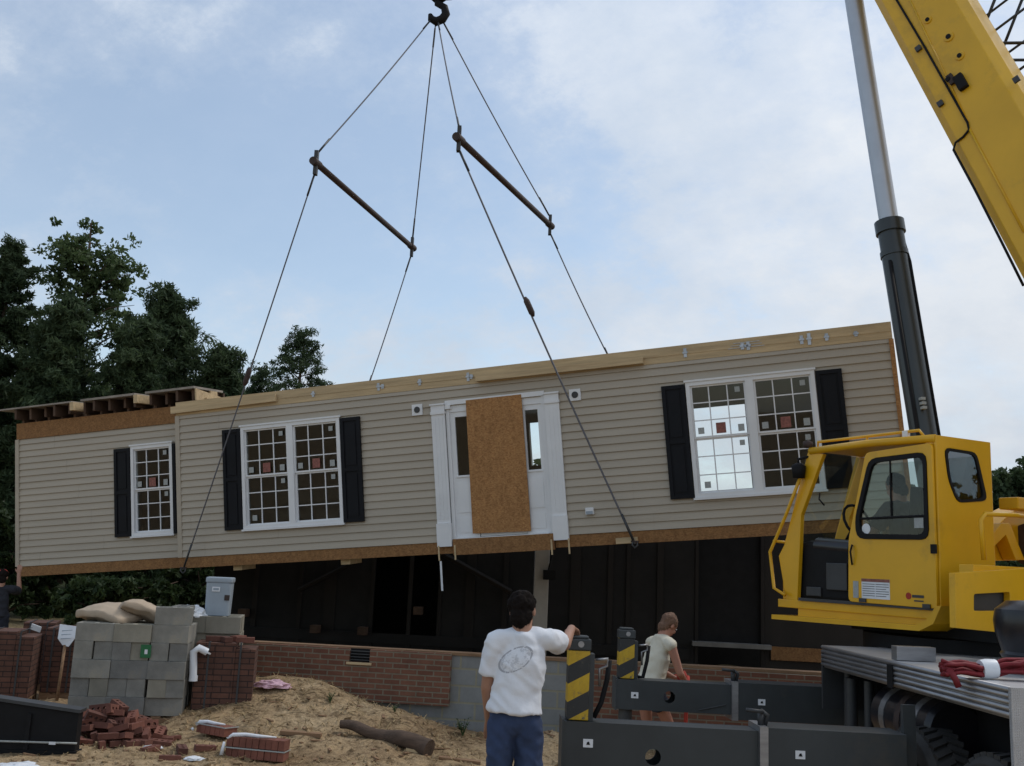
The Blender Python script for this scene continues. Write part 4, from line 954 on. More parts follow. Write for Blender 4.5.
for px, wd_ in ((255, .05), (330, .12), (410, .04), (470, .09), (505, .05), (575, .1), (610, .05), (660, .06)):
    x = sx_(px, 600)[0]; MB().box((x-wd_, -.028, .2), (x+wd_, -.002, sz)).build('stud', M['shade_wood'], sh)
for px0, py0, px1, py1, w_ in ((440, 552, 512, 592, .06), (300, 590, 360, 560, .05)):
    a, b = sx_(px0, py0), sx_(px1, py1); MB().tube([(a[0], -.10, a[1]), (b[0], -.12, b[1])], w_, 6).build('brace', M['shade_wood'], sh)
for px, py in ((318, 628), (365, 630), (247, 612), (420, 610)):
    a = sx_(px, py); MB().box((a[0]-.08, -.3, a[1]-.08), (a[0]+.08, -.065, a[1]+.07)).build('joist_end', M['rafter'], sh)
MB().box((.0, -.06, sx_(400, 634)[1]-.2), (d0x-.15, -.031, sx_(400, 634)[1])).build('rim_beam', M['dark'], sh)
MB().box((d1x+.16, -.06, sx_(800, 645)[1]-.3), (13.5, -.031, sx_(800, 645)[1]-.05)).build('rim_beam', M['osb_dark'], sh)
pw = P(540, 612, 19.3); t = thing('support_post', 'pale support post standing in the dark behind foundation', 'post', (pw.x, pw.y, gz(pw.x, pw.y)-.02))
h = 1.15+CZ; mb = MB(); mb.box((-.135, -.15, 0), (.135, .15, h)); mb.build('post', M['post'], t, bevel=.01)
mb = MB(); q = P(549, 569, 19.0)-Vector(t.location); mb.box((q.x-.1, -.22, q.z-.2), (q.x+.13, -.155, q.z-.02)); mb.tube([(q.x, -.2, q.z-.02), (q.x+.05, -.2, q.z+.25)], .02, 6); mb.build('strap', M['black'], t)

# ------------------------------------------------------------------ masonry supplies
def copy_tree(o, label=None, loc=None, rot=None):
    c = o.copy(); COL.objects.link(c)
    if label: c['label'] = label
    if loc is not None: c.location = loc
    if rot is not None: c.rotation_euler = rot
    for ch in list(o.children):
        k = ch.copy(); COL.objects.link(k); k.parent = c
    return c
def pallet(loc, yaw, label, w=1.2, d=1.0):
    t = thing('pallet', label, 'pallet', loc, (0, 0, yaw), 'wooden pallets under the masonry')
    for k in range(6): MB().box((-w/2+k*(w-.1)/5, -d/2, .09), (-w/2+k*(w-.1)/5+.1, d/2, .11)).build('deck_board', M['lumber_dk'], t)
    for y in (-d/2, -.04, d/2-.08): MB().box((-w/2, y, 0), (w/2, y+.08, .089)).build('stringer', M['lumber_dk'], t)
    return t
def block_mesh(material):
    mb = MB(); o = [(-.1985, -.0965, 0), (.1985, -.0965, 0), (.1985, .0965, 0), (-.1985, .0965, 0)]
    hs = [[(cx-.07, -.06, 0), (cx+.07, -.06, 0), (cx+.07, .06, 0), (cx-.07, .06, 0)] for cx in (-.092, .092)]
    mb.plate(o, hs, (0, 0, .193)); return mb.mesh('concrete_block', material, False, .004)
bm_g, bm_t = block_mesh(M['block']), block_mesh(M['block_tan'])
pc = P(133, 712, 11.9); py_ = R(9); pc.z = gz(pc.x, pc.y)-.02
pallet(pc, py_, 'wooden pallet under the tall grey concrete block stack')
PM = Matrix.Translation(pc) @ Matrix.Rotation(py_, 4, 'Z')
rnd = random.Random(3)
rown = ['bottom', 'second', 'third', 'fourth', 'top']
def put_block(T, x, y, z, rz, tan, label, grp='concrete blocks in the tall stack'):
    o = bpy.data.objects.new('concrete_block', bm_t if tan else bm_g); COL.objects.link(o)
    o.matrix_world = T @ Matrix.Translation((x+rnd.uniform(-.006, .006), y+rnd.uniform(-.022, .022), z)) @ Matrix.Rotation(rz+R(rnd.uniform(-2.2, 2.2)), 4, 'Z')
    tag(o, label, 'concrete block', grp); return o
for lev in range(5):
    z = .112+lev*.1945
    if lev % 2 == 0:
        for r0 in range(5):
            for c in range(3):
                if lev == 4 and r0 in (1, 2) and c == 1: continue
                tn = rnd.random() < .12; put_block(PM, -.4+c*.4, -.4+r0*.2, z, 0, tn, (f'{"tan" if tn else "grey"} concrete block facing out, {("left", "middle", "right")[c]} of the {rown[lev]} course of the tall stack' if r0 == 0 else f'concrete block behind the front row in the {rown[lev]} course of the tall stack'))
    else:
        for c in range(6):
            for r0 in range(2):
                tn = (c in (3,)) and lev == 3 or rnd.random() < .1; put_block(PM, -.5+c*.2, -.3+r0*.4, z, R(90), tn, (f'{"tan" if tn else "grey"} block laid end-on, {("first", "second", "third", "fourth", "fifth", "sixth")[c]} from left in the {rown[lev]} course of the tall stack' if r0 == 0 else f'concrete block laid end-on behind the front of the {rown[lev]} course of the tall stack'))
        for c in range(3): put_block(PM, -.4+c*.4, .41, z, 0, False, f'concrete block at the back of the {rown[lev]} course of the tall stack')
zt = .112+5*.1945
for x, y, rz, tan in ((.40, -.38, .1, False), (.44, -.02, 1.5, False), (-.38, -.40, 0, True)):
    if tan: continue
    put_block(PM, x, y, zt, rz, tan, 'loose concrete block on top of the tall stack, '+('in front, beside the paper bags' if y < -.2 else 'standing crosswise behind the front one'))
# green tag on the stack
q = PM @ Vector((.16, -.515, .80)); t = MB(); t.box((-.055, -.004, -.07), (.055, .004, .07)); o = t.build('tag', M['green'], None); o.location = q; o.rotation_euler = (R(4), 0, py_); tag(o, 'small green tag with white mark hung on the concrete blocks', 'tag')
MB().box((-.012, -.006, -.03), (.02, -.0042, .02)).build('tag_mark', M['plastic_w'], o)
# second lower stack behind
p2 = P(203, 690, 12.5); p2.z = gz(p2.x, p2.y)-.02
if p2.z > .3: p2.z = .05
pallet(p2, R(10), 'wooden pallet under the lower tan block stack', .9, .8); PM2 = Matrix.Translation(p2) @ Matrix.Rotation(R(10), 4, 'Z')
top2 = 6
for lev in range(top2):
    for r0 in range(3):
        for c in range(2): put_block(PM2, -.2+c*.4, -.25+r0*.2, .112+lev*.1945, 0, rnd.random() < .75, (f'block at front {("left", "right")[c]} of the top course of the low stack, below the grey cooler' if lev == top2-1 and r0 == 0 else 'concrete block mostly hidden in the low stack behind the brick cube'), 'concrete blocks in the rear stack')
# grey bin
q = PM2 @ Vector((.10, -.12, .112+top2*.1945))
gb = thing('plastic_bin', 'grey blue plastic water cooler standing on the tan block stack', 'cooler', q, (0, 0, R(8))); gb.scale = (.86, .86, .92)
mb = MB(); mb.prism([(x*.92, z*.92, 0) for x, z in roundrect(-.19, -.16, .19, .16, .05)], (0, 0, .42)); bod = mb.build('bin_body', M['plastic_g'], gb, bevel=.006)
for v in bod.data.vertices: v.co.x *= 1-.06*(1-v.co.z/.42); v.co.y *= 1-.06*(1-v.co.z/.42)
mb = MB(); mb.prism([(x*.985, z*.985, .421) for x, z in roundrect(-.19, -.16, .19, .16, .05)], (0, 0, .07)); mb.build('lid', M['plastic_g'], gb, bevel=.02)
MB().box((-.085, -.157, .31), (.02, -.150, .37)).build('label_plate', M['plastic_w'], gb); MB().box((-.07, -.159, .325), (.005, -.1572, .355)).build('label_mark', M['plastic_g'], gb)
MB().box((.09, -.157, .20), (.16, -.150, .27)).build('spigot_mark', M['rust'], gb)
# cushions of paper: cement bags
def bag(loc, rot, sx, sy, sz_, label, seed):
    bm = bmesh.new(); bmesh.ops.create_cube(bm, size=1); bmesh.ops.subdivide_edges(bm, edges=bm.edges[:], cuts=7, use_grid_fill=True)
    for v in bm.verts:
        x, y, z = v.co*2; k = 1-.55*max(abs(x)**4, abs(y)**4)*(abs(z))
        v.co = Vector((x*sx/2*(1-.08*z*z), y*sy/2*(1-.1*z*z), z*sz_/2*k)); v.co += Vector((0, 0, 1))*.025*noise.noise(Vector((x*2+seed, y*2, z))) 
        v.co.z += -.04*x*x
    me = bpy.data.meshes.new('paper_bag'); bm.to_mesh(me); bm.free()
    for p in me.polygons: p.use_smooth = True
    me.materials.append(M['bag']); o = bpy.data.objects.new('paper_bag', me); COL.objects.link(o); o.location = loc; o.rotation_euler = rot
    return tag(o, label, 'cement bag', 'paper bags on the block stack')
ztop = PM @ Vector((0, 0, zt))
bag(P(112, 602, 11.75).xy.to_3d()+Vector((0, 0, ztop.z+.10)), (R(6), R(5), R(-20)), .62, .42, .19, 'tan paper cement bag lying left on the block stack', 1)
bag(P(144, 602, 11.8).xy.to_3d()+Vector((0, 0, ztop.z+.14)), (R(-8), R(20), R(25)), .50, .36, .17, 'tan paper cement bag tilted on the right of the block stack', 5)
def crumple(name, loc, size, material, label, cat, seed, flat=.5, group=None):
    bm = bmesh.new(); bmesh.ops.create_icosphere(bm, subdivisions=4, radius=1)
    for v in bm.verts:
        n_ = v.co.normalized(); k = 1+.35*noise.noise(n_*2.3+Vector((seed, 0, 0)))+.22*abs(noise.noise(n_*5+Vector((seed, 3, 0))))
        v.co = Vector((n_.x*size[0], n_.y*size[1], max(-.35, n_.z)*size[2]))*k
    me = bpy.data.meshes.new(name); bm.to_mesh(me); bm.free(); me.materials.append(material)
    o = bpy.data.objects.new(name, me); COL.objects.link(o); o.location = loc; return tag(o, label, cat, group)
q = P(193, 612, 12.25); crumple('plastic_bag', (q.x-.02, q.y, q.z-.02), (.16, .13, .09), M['plastic_w'], 'crumpled white plastic bag on the block stack below the cooler', 'plastic bag', 4)
# brick cubes
def brick_cube(px, py, D, w, d, h, yaw, label, strap=True):
    q = P(px, py, D); q.z = gz(q.x, q.y)-.03 if gz(q.x, q.y) < .35 else .15
    pallet(q, yaw, 'wooden pallet under the '+' '.join(label.replace(',', '').split()[:9]), w, d)
    t = thing('brick_cube', label, 'brick pack', (q.x, q.y, q.z+.112), (0, 0, yaw), 'strapped cubes of red brick')
    mb = MB(); rr = random.Random(int(px)); 
    nx_ = max(2, round(w/.2)); nz = max(2, round(h/.064)); ny = 3
    for k in range(nx_):                      # uneven top: columns of brick with slightly different faces
        hh = h-(.064 if rr.random() < .25 else 0); o_ = rr.uniform(-.006, .006)
        mb.box((-w/2+k*w/nx_+.0015, -d/2+o_, 0), (-w/2+(k+1)*w/nx_-.0015, d/2+o_, hh))
    mb.build('bricks', M['packbrick'], t)
    if strap:
        for x in (-w*.28, w*.25):
            s_ = MB(); s_.box((x-.01, -d/2-.012, 0), (x+.01, -d/2-.009, h+.006)); s_.box((x-.01, -d/2-.012, h+.006), (x+.01, d/2+.012, h+.009)); s_.build('strap', M['steeldark'], t)
    return t, q
rc, rq = brick_cube(222, 716, 12.05, .66, .55, .80, R(10), 'brick cube beside the straw mound with loose bricks on top')
rc['label'] = 'red brick cube right of the grey block stack, by the straw mound'
brick_cube(6, 689, 13.1, .62, .6, .80, R(14), 'brick cube cut off by the left photo edge')
brick_cube(36, 678, 14.3, .40, .6, .80, R(17), 'brick cube second from the left edge, white paper on top')
brick_cube(62, 683, 13.7, .42, .6, .80, R(13), 'brick cube third from left with white shovel leaning on it')
q = P(36, 628, 13.85); o = MB().box((-.07, -.005, -.04), (.07, .005, .04)).build('paper_strip', M['plastic_w'], None); o.location = q; o.rotation_euler = (.3, .3, 0); tag(o, 'white paper strip on the second brick cube from left', 'paper', 'white paper strips on the left brick cubes')
q = P(27, 649, 12.9); o = MB().box((-.03, -.005, -.09), (.03, .005, .09)).build('paper_strip', M['plastic_w'], None); o.location = q; o.rotation_euler = (0, .3, 0); tag(o, 'white paper strip hanging low between the two leftmost brick cubes', 'paper', 'white paper strips on the left brick cubes')
# shovel
a, b = P(58, 690, 13.05), P(65, 645, 13.2); a.z = gz(a.x, a.y); sv = thing('shovel', 'upright shovel with white blade leaning on the brick cube', 'shovel', a)
d = b-a; e = d.normalized(); MB().tube([(0, 0, 0), d], .02, 8).build('handle', M['lumber_dk'], sv, True)
xx = Vector((1, .1, 0)); mb = MB(); mb.plate([d+e*z+xx*x+Vector((0, -.03*abs(x)/.1, 0)) for x, z in ((-.03, 0), (.05, -.02), (.13, .10), (.12, .24), (-.09, .26), (-.09, .08))], [], (0, .012, 0)); mb.build('blade', M['plastic_w'], sv)
mb = MB(); [mb.tube([d+e*(.08+.05*k)+xx*-.05+Vector((0, -.03, 0)), d+e*(.09+.05*k)+xx*.08+Vector((0, -.03, 0))], .006, 5) for k in range(3)]; mb.build('blade_mark', M['plastic_g'], sv)
# bent white pipe on the brick cube
a = P(193, 680, 11.62); b = P(193.5, 652, 11.62); c = P(199, 648, 11.64); d = P(207, 652, 11.68)
t = thing('bent_pipe', 'white bent gutter elbow against the brick cube', 'pipe', a); mb = MB(); mb.tube([(0, 0, 0), (b-a)*.6, (b-a), (c-a), (d-a)], .042, 14, False); mb.build('pipe', M['plastic_w'], t, True); mb = MB(); mb.tube([(0, 0, -.01), (0, 0, .05)], .048, 14, False); mb.tube([(d-a)*.96, (d-a)*1.02], .048, 14, False); mb.build('pipe_collar', M['plastic_w'], t, True)
# bricks
def brick_mesh():
    mb = MB(); hs = [[(cx+.017*math.cos(q), .017*math.sin(q), 0) for q in [i*math.pi/4 for i in range(8)]] for cx in (-.058, 0, .058)]
    mb.plate([(-.1, -.046, 0), (.1, -.046, 0), (.1, .046, 0), (-.1, .046, 0)], hs, (0, 0, .058)); return mb.mesh('loose_brick', M['redbrick'], False, .003)
bk = brick_mesh()
def brick(loc, rot, label, grp):
    o = bpy.data.objects.new('loose_brick', bk); COL.objects.link(o); o.location = loc; o.rotation_euler = rot
    return tag(o, label, 'brick', grp)
pc2 = P(113, 738, 10.7); rr = random.Random(11)
for lev in range(5):
    pts_ = []; tries = 0; ex, ey = .56*(1-lev*.19), .42*(1-lev*.19)
    while tries < 260:
        tries += 1; a = rr.uniform(0, 6.283); r = math.sqrt(rr.random()); x = pc2.x-.03*lev+ex*r*math.cos(a); y = pc2.y+.12+.02*lev+ey*r*math.sin(a)
        if any((x-u)**2+(y-v)**2 < .125**2 for u, v in pts_): continue
        pts_.append((x, y)); tl = .10 if lev == 0 else .38
        brick((x, y, gz(x, y)-.006+lev*.066+rr.uniform(0, .02)), (rr.choice((0, 0, R(90)))+rr.uniform(-tl, tl), rr.uniform(-tl, tl), rr.uniform(0, 6.28)), 'loose cored red brick in the heap before the block stack', 'loose red bricks in the heap')
for px, py, rz, D, wh in ((171, 747, .3, 9.9, 'nearest the camera, below the heap'), (152, 735, 1.2, 10.4, 'touching the right foot of the heap'), (165, 727, .2, 10.9, 'farthest back, between heap and pallet'), (206, 737, .5, 10.3, 'just left of the strapped brick row'), (183, 735, 2, 10.4, 'midway between heap and strapped row')):
    q = P(px, py, D); q.z = gz(q.x, q.y)-.005; brick(q, (rr.uniform(-.1, .1), rr.uniform(-.1, .1), rz), 'single red brick on the sand, '+wh, 'single bricks on the ground')
for x, y, rz, wh in ((-.15, -.1, .3, 'leftmost'), (.1, .05, 1.2, 'rearmost'), (-.02, -.16, 2.2, 'middle front'), (.2, -.15, .2, 'rightmost')):
    q = Matrix.Translation(rc.location) @ Matrix.Rotation(R(10), 4, 'Z') @ Vector((x, y, .805)); brick(q, (0, 0, rz), 'loose red brick on top of the brick cube by the mound, '+wh, 'loose bricks on the brick cube')
# strapped brick bundle on the ground
def bundle(px, py, D, n, yaw, label, hh=2):
    q = P(px, py, D); q.z = gz(q.x, q.y, False)-.01; t = thing('brick_bundle', label, 'brick pack', q, (R(-3), R(2), yaw), 'strapped brick bundles on the ground')
    mb = MB(); rr2 = random.Random(int(px))
    for k in range(n):
        for j in range(hh):
            o_ = rr2.uniform(-.008, .008); mb.box((-n*.032+k*.064+.002, -.1+o_, j*.1), (-n*.032+(k+1)*.064-.002, .1+o_, j*.1+.094))
    mb.build('bricks', M['redbrick'], t, bevel=.003)
    s_ = MB(); l = n*.032+.004; s_.box((-l, -.112, .085), (l, -.109, .097)); s_.box((-l-.003, -.112, .085), (-l, .11, .097)); s_.box((l, -.112, .085), (l+.003, .11, .097)); s_.build('strap', M['weed'] if False else M['sticker_w'], t)
    f = MB(); f.tube([(-l*.98, -.10, hh*.1-.03), (-l*.8, -.09, hh*.1+.005), (-l*.4, -.06, hh*.1+.015), (0, -.05, hh*.1+.01), (l*.6, -.02, hh*.1+.01)], [.012, .022, .02, .018, .008], 6); f.tube([(-l-.01, -.12, hh*.1-.06), (-l-.02, -.13, .02)], [.014, .02], 6); f.build('wrap_film', M['plastic_w'], t, True)
    return t
bundle(258, 742, 10.25, 9, R(-4), 'strapped row of red bricks with torn white film on the ground')
bundle(217, 723, 11.0, 6, R(-25), 'short row of red bricks with white film against the brick cube', 1)
# timber offcuts, film, log
def board(px0, py0, px1, py1, D, w, th, material, label, name='wood_scrap', cat='wood scrap', grp='wood scraps on the ground'):
    a, b = P(px0, py0, D), P(px1, py1, D); a.z = gz(a.x, a.y)+th*.6; b.z = gz(b.x, b.y)+th*.6; d = b-a
    F = frame(a, d.normalized(), d.normalized().cross(Vector((0, 0, -1))).normalized(), Vector((0, 0, 1)))
    o = MB().box((0, -w/2, -th/2), (d.length, w/2, th/2)).build(name, M[material], None); o.matrix_world = Matrix.Translation(a) @ d.to_track_quat('X', 'Z').to_matrix().to_4x4(); return tag(o, label, cat, grp)
board(282, 718, 322, 728, 11.1, .10, .04, 'lumber_dk', 'narrow dark board lying right of the strapped brick row')
board(408, 712, 419, 738, 11.0, .03, .03, 'lumber', 'thin pale stick leaning across the log')
board(440, 740, 482, 733, 11.0, .09, .03, 'lumber_dk', 'short dark board on the ground left of the man in jeans')
board(545, 708, 566, 711, 10.3, .07, .03, 'post', 'grey board lying between the man and the outrigger post')
board(0, 716, 50, 722, 9.1, .05, .025, 'lumber', 'pale lath lying by the black steel trough')
a, b = P(341, 718, 11.35), P(430, 734, 11.0); a.z = gz(a.x, a.y)+.09; b.z = gz(b.x, b.y)+.09
pts = [a.lerp(b, i/12)+Vector((0, .02*math.sin(i*1.3), .02*math.sin(i*.9))) for i in range(13)]
o = MB(frame(Vector(), Vector((1, 0, 0)), Vector((0, 1, 0)), Z)).tube([p-a for p in pts], [.045+.0045*i+.010*noise.noise(Vector((i*.8, 2, 2))) for i in range(13)], 14).build('log', M['log'], None, 'auto'); o.location = a; tag(o, 'dark brown log lying on sand before the block wall', 'log')
q = P(273, 682, 12.1); q.z = gz(q.x, q.y)+.04; crumple('plastic_film', q, (.19, .08, .06), M['pink'], 'crumpled pinkish plastic film on the straw mound', 'plastic film', 8)
for px, py, D, s_, lb in ((20, 752, 9.2, .13, 'flat white plastic scrap at lower left on the ground'), (196, 741, 9.9, .06, 'small white plastic scrap beside the strapped brick row'), (155, 727, 10.5, .06, 'white crumpled scrap right of the brick heap')):
    q = P(px, py, D); q.z = gz(q.x, q.y)+.015; crumple('plastic_scrap', q, (s_*1.5, s_, s_*.35), M['plastic_w'], lb, 'plastic scrap', px, group='white plastic scraps')
# black steel ramp section, lower left
q = P(75, 740, 9.95); t = thing('steel_ramp', 'black steel ramp section lying at the lower left corner', 'ramp', (q.x, q.y, gz(q.x, q.y)-.03), (0, 0, R(3)))
h = P(75, 713, 9.95).z-t.location.z; Lh = 2.6
mb = MB(); mb.prism([(0, .02, .05), (-Lh, .02, .05), (-Lh, .02, h+.26), (-.9, .02, h+.10), (0, .02, h)], (0, .12, 0)); mb.box((-Lh, 0, 0), (.02, .16, .049)); mb.build('web_plate', M['black'], t)
mb = MB(); mb.prism([(.02, -.01, h+.001), (-.9, -.01, h+.101), (-Lh, -.01, h+.261), (-Lh, -.01, h+.29), (-.9, -.01, h+.13), (.02, -.01, h+.03)], (0, .18, 0)); mb.build('flange', M['steeldark'], t)
for x in (-.45, -1.2): MB().box((x-.02, -.002, .051), (x+.02, .019, h-.02)).build('stiffener', M['black'], t)
mb = MB(); mb.tube([(.03, -.03, .13), (-Lh, -.03, .12)], .010, 6); mb.build('rope', M['sticker_w'], t, True)
MB().box((-.22, -.05, .115), (-.16, -.042, .14)).build('tag', M['plastic_w'], t)

# ------------------------------------------------------------------ straw, weeds
def straw():
    n = 9000; xs = np.random.uniform(-6.5, 2.2, n); ys = np.random.uniform(8.4, 13.0, n)
    pat = np.array([noise.noise(Vector((x*.9, y*.9, 5)))+.8*math.exp(-((x+2.7)/1.5)**2-((y-12.2)/.9)**2) for x, y in zip(xs, ys)])
    keep = pat > np.random.uniform(-.25, .55, n); xs, ys = xs[keep], ys[keep]; n = len(xs)
    zs = np.array([gz(x, y) for x, y in zip(xs, ys)])+.006
    a = np.random.uniform(0, 6.283, n); l = np.random.uniform(.03, .11, n); w = np.random.uniform(.0025, .006, n); tl = np.random.uniform(-.03, .05, n)
    d = np.stack([np.cos(a)*l, np.sin(a)*l, tl], 1); s_ = np.stack([-np.sin(a)*w, np.cos(a)*w, w*0], 1); c = np.stack([xs, ys, zs], 1)
    v = np.stack([c-d-s_, c-d+s_, c+d+s_, c+d-s_], 1).reshape(-1, 3)
    o = bpy.data.objects.new('straw', np_mesh('straw', v, np.arange(4*n).reshape(-1, 4), M['straw'])); COL.objects.link(o)
    tag(o, 'dry straw scattered over the sandy ground', 'straw', kind='stuff')
straw()
def gravel():
    rr = random.Random(5); mb = MB()
    for k in range(2600):
        x, y = rr.uniform(-6, 1.5), rr.uniform(8.5, 12.6); s_ = rr.uniform(.006, .028)*(1+1.8*(rr.random() < .08)); z = gz(x, y)
        T = Matrix.Translation((x, y, z)) @ Euler((rr.random()*6, rr.random()*6, rr.random()*6)).to_matrix().to_4x4()
        vs = [T @ (Vector(p)*s_*rr.uniform(.6, 1.2)) for p in ((1, 0, 0), (-1, 0, 0), (0, 1, 0), (0, -1, 0), (0, 0, .8), (0, 0, -.8))]
        mb.add(vs, [(0, 2, 4), (2, 1, 4), (1, 3, 4), (3, 0, 4), (2, 0, 5), (1, 2, 5), (3, 1, 5), (0, 3, 5)])
    o = mb.build('clods', M['ground']); tag(o, 'small clods and stones on the sandy ground', 'clods', kind='stuff')
gravel()
def chips():
    rr = random.Random(9); mb = MB()
    for k in range(260):
        x, y = rr.uniform(-6, 1.2), rr.uniform(8.6, 12.2); l = rr.uniform(.015, .07)*(1+2*(rr.random() < .12)); w = rr.uniform(.006, .018)
        T = Matrix.Translation((x, y, gz(x, y)+.008)) @ Euler((rr.uniform(-.2, .2), rr.uniform(-.2, .2), rr.random()*6)).to_matrix().to_4x4(); mb.box((-l, -w, -.006), (l, w, .006), T)
    o = mb.build('wood_chips', M['lumber_dk']); tag(o, 'dark wood chips and twigs littering the sandy ground', 'wood chips', kind='stuff')
chips()
def weed(px, py, D, h, label, seed):
    q = P(px, py, D); q.z = gz(q.x, q.y)-.01; rr = random.Random(seed); t = thing('weed', label, 'weed', q, group='weeds by the foundation')
    lv, stm = MB(), MB()
    for k in range(9):
        a = rr.uniform(0, 6.28); l = h*rr.uniform(.6, 1); o = Vector((math.cos(a)*l*.45, math.sin(a)*l*.45, l)); stm.tube([(0, 0, 0), o*.5+Vector((0, 0, .02)), o], [.005, .004, .002], 5)
        for j in range(7):
            b = o*rr.uniform(.35, 1.05); c = rr.uniform(0, 6.28); e = Vector((math.cos(c), math.sin(c), rr.uniform(-.2, .5)))*h*.22; s_ = e.cross(Vector((0, 0, 1))).normalized()*h*.06
            lv.add([b, b+e*.5+s_, b+e, b+e*.5-s_], [(0, 1, 2, 3)])
    stm.build('stem', M['weed'], t); lv.build('foliage', M['shrub'], t)
weed(463, 729, 12.05, .22, 'small green weed at the foot of the grey block wall', 1)
weed(330, 700, 12.0, .12, 'tiny green weed on the straw mound', 2)
weed(395, 706, 12.1, .10, 'tiny weed beside the log on the mound', 3)

# ------------------------------------------------------------------ trees
def leaves(centres, radii, per, leaf, asp, rng, flat=.75):
    n = len(centres)*per; c = np.repeat(np.array(centres), per, 0); r = np.repeat(np.array(radii), per)
    u = rng.normal(size=(n, 3)); u /= np.linalg.norm(u, axis=1)[:, None]; rad = rng.random(n)**.5
    p = c+u*(rad*r)[:, None]*np.array([1, 1, flat])
    a = rng.normal(size=(n, 3))+u*.6; a[:, 2] += .2; a /= np.linalg.norm(a, axis=1)[:, None]
    b = np.cross(a, rng.normal(size=(n, 3))); b /= np.linalg.norm(b, axis=1)[:, None]
    l = (leaf*rng.uniform(.6, 1.4, n))[:, None]
    v = np.stack([p-a*l, p+b*l*asp, p+a*l, p-b*l*asp], 1).reshape(-1, 3)
    return v, np.arange(4*n).reshape(-1, 4)
def tree(name, label, cat, px, D, topy, hwpx, kind, seed, base_f=.25, ncl=200, per=60, leaf=.12, mt='leaf_dk', group='trees behind the house', asp=None):
    rng = np.random.default_rng(seed); b = P(px, topy, D); x, y = b.x, b.y; z0 = gz(x, y, False)
    H = P(px, topy, D).z-z0; Rr = hwpx/FOC*D; t = thing(name, label, cat, (x, y, z0-.1), group=group)
    tr = MB(); k = 8; bend = rng.uniform(-.03, .03, 2)*H
    def tk(f): return Vector((bend[0]*f*f, bend[1]*f*f, H*f*.97))
    r0 = .017*H+.03
    tr.tube([tk(i/k) for i in range(k+1)], [r0*(1-.88*i/k) for i in range(k+1)], 10)
    cs_, rs_ = [], []
    if kind == 'pine':
        nb = 46
        for i in range(nb):
            f = base_f+(1-base_f)*(i/nb)**.9; a = i*2.4+rng.uniform(-.5, .5)
            ln = Rr*(1-((f-base_f)/(1-base_f))**1.35)**.85*rng.uniform(.5, 1.15)*(.6+.4*min(1, (f-base_f)/.15+.3))+.15
            o = tk(f); e = o+Vector((math.cos(a)*ln, math.sin(a)*ln, ln*rng.uniform(.05, .5)))
            tr.tube([o, (o+e)/2+Vector((0, 0, -.06*ln)), e], [r0*.25*(1-f)+.02, .02, .008], 5)
            for j in range(max(2, int(ncl/nb))):
                g = rng.uniform(.45, 1.05); c = o.lerp(e, g)+Vector(rng.normal(size=3)*.12*Rr); cs_.append(c); rs_.append(Rr*rng.uniform(.07, .17))
        cs_.append(tk(1)); rs_.append(Rr*.15)
    else:
        nb = 26
        for i in range(nb):
            f = base_f+(1-base_f)*rng.random()**.8*.9; a = rng.uniform(0, 6.28); q = (f-base_f)/(1-base_f)
            prof = math.sin(math.pi*min(1, .25+q*.68))**.75
            ln = Rr*prof*rng.uniform(.65, 1.15); o = tk(f*.94); e = o+Vector((math.cos(a)*ln, math.sin(a)*ln, ln*rng.uniform(.15, .6)))
            tr.tube([o, o.lerp(e, .5)+Vector((0, 0, .1*ln)), e], [r0*.35*(1-f)+.02, .03, .01], 5)
            for j in range(max(2, int(ncl/nb))):
                g = rng.uniform(.35, 1.1); c = o.lerp(e, g)+Vector(rng.normal(size=3)*.16*Rr); c.z = min(c.z, H-.1); cs_.append(c); rs_.append(Rr*rng.uniform(.08, .20))
        for j in range(26): q_ = rng.random(); cs_.append(tk(1)+Vector((rng.uniform(-1, 1)*Rr*(.08+.5*q_), rng.uniform(-1, 1)*Rr*(.08+.5*q_), -q_*.22*H))); rs_.append(Rr*.12)
    tr.build('trunk', M['log'], t, True)
    v, f = leaves(cs_, rs_, per, leaf, asp or (.5 if kind != 'pine' else .22), rng)
    o = bpy.data.objects.new('crown', np_mesh('crown', v, f, M[mt])); COL.objects.link(o); o.parent = t
    return t
tree('pine_tree', 'tall dark pine at the far left edge of the photo', 'tree', 12, 40, 233, 46, 'pine', 1, .10, 965, 65, 0.14, 'pine')
tree('broadleaf_tree', 'tall airy leafy tree rising highest left of the house', 'tree', 100, 43, 212, 60, 'broad', 2, .46, 330, 40, .11, 'leaf')
tree('pine_tree', 'dark pine standing right of the tall airy tree', 'tree', 180, 41, 286, 66, 'pine', 3, .06, 965, 65, 0.14, 'pine')
tree('pine_tree', 'shorter dark pine below the tall airy tree', 'tree', 62, 38, 296, 64, 'pine', 4, .05, 965, 65, 0.14, 'pine')
tree('pine_tree', 'dark pine between the airy tree and its right neighbour', 'tree', 138, 38, 312, 60, 'pine', 5, .05, 965, 65, 0.14, 'pine')
tree('pine_tree', 'low dark pine just left of the cable', 'tree', 222, 40, 346, 58, 'pine', 6, .05, 781, 60, 0.14, 'pine')
tree('pine_tree', 'lone open pine showing over the roof right of the cable', 'tree', 302, 46, 324, 46, 'pine', 7, .50, 345, 37, 0.11, 'pine')
tree('pine_tree', 'small low pine partly hidden by the roof beside the lone pine', 'tree', 264, 48, 362, 40, 'pine', 8, .4, 345, 37, 0.11, 'pine')
tree('pine_tree', 'dark pine outside the left photo edge, branches only showing', 'tree', -30, 37, 262, 50, 'pine', 9, .06, 919, 55, 0.14, 'pine')
tree('broadleaf_tree', 'rounded dark tree right of the crane cab', 'tree', 1010, 50, 462, 52, 'broad', 10, .05, 420, 60, .13, 'leaf_dk')
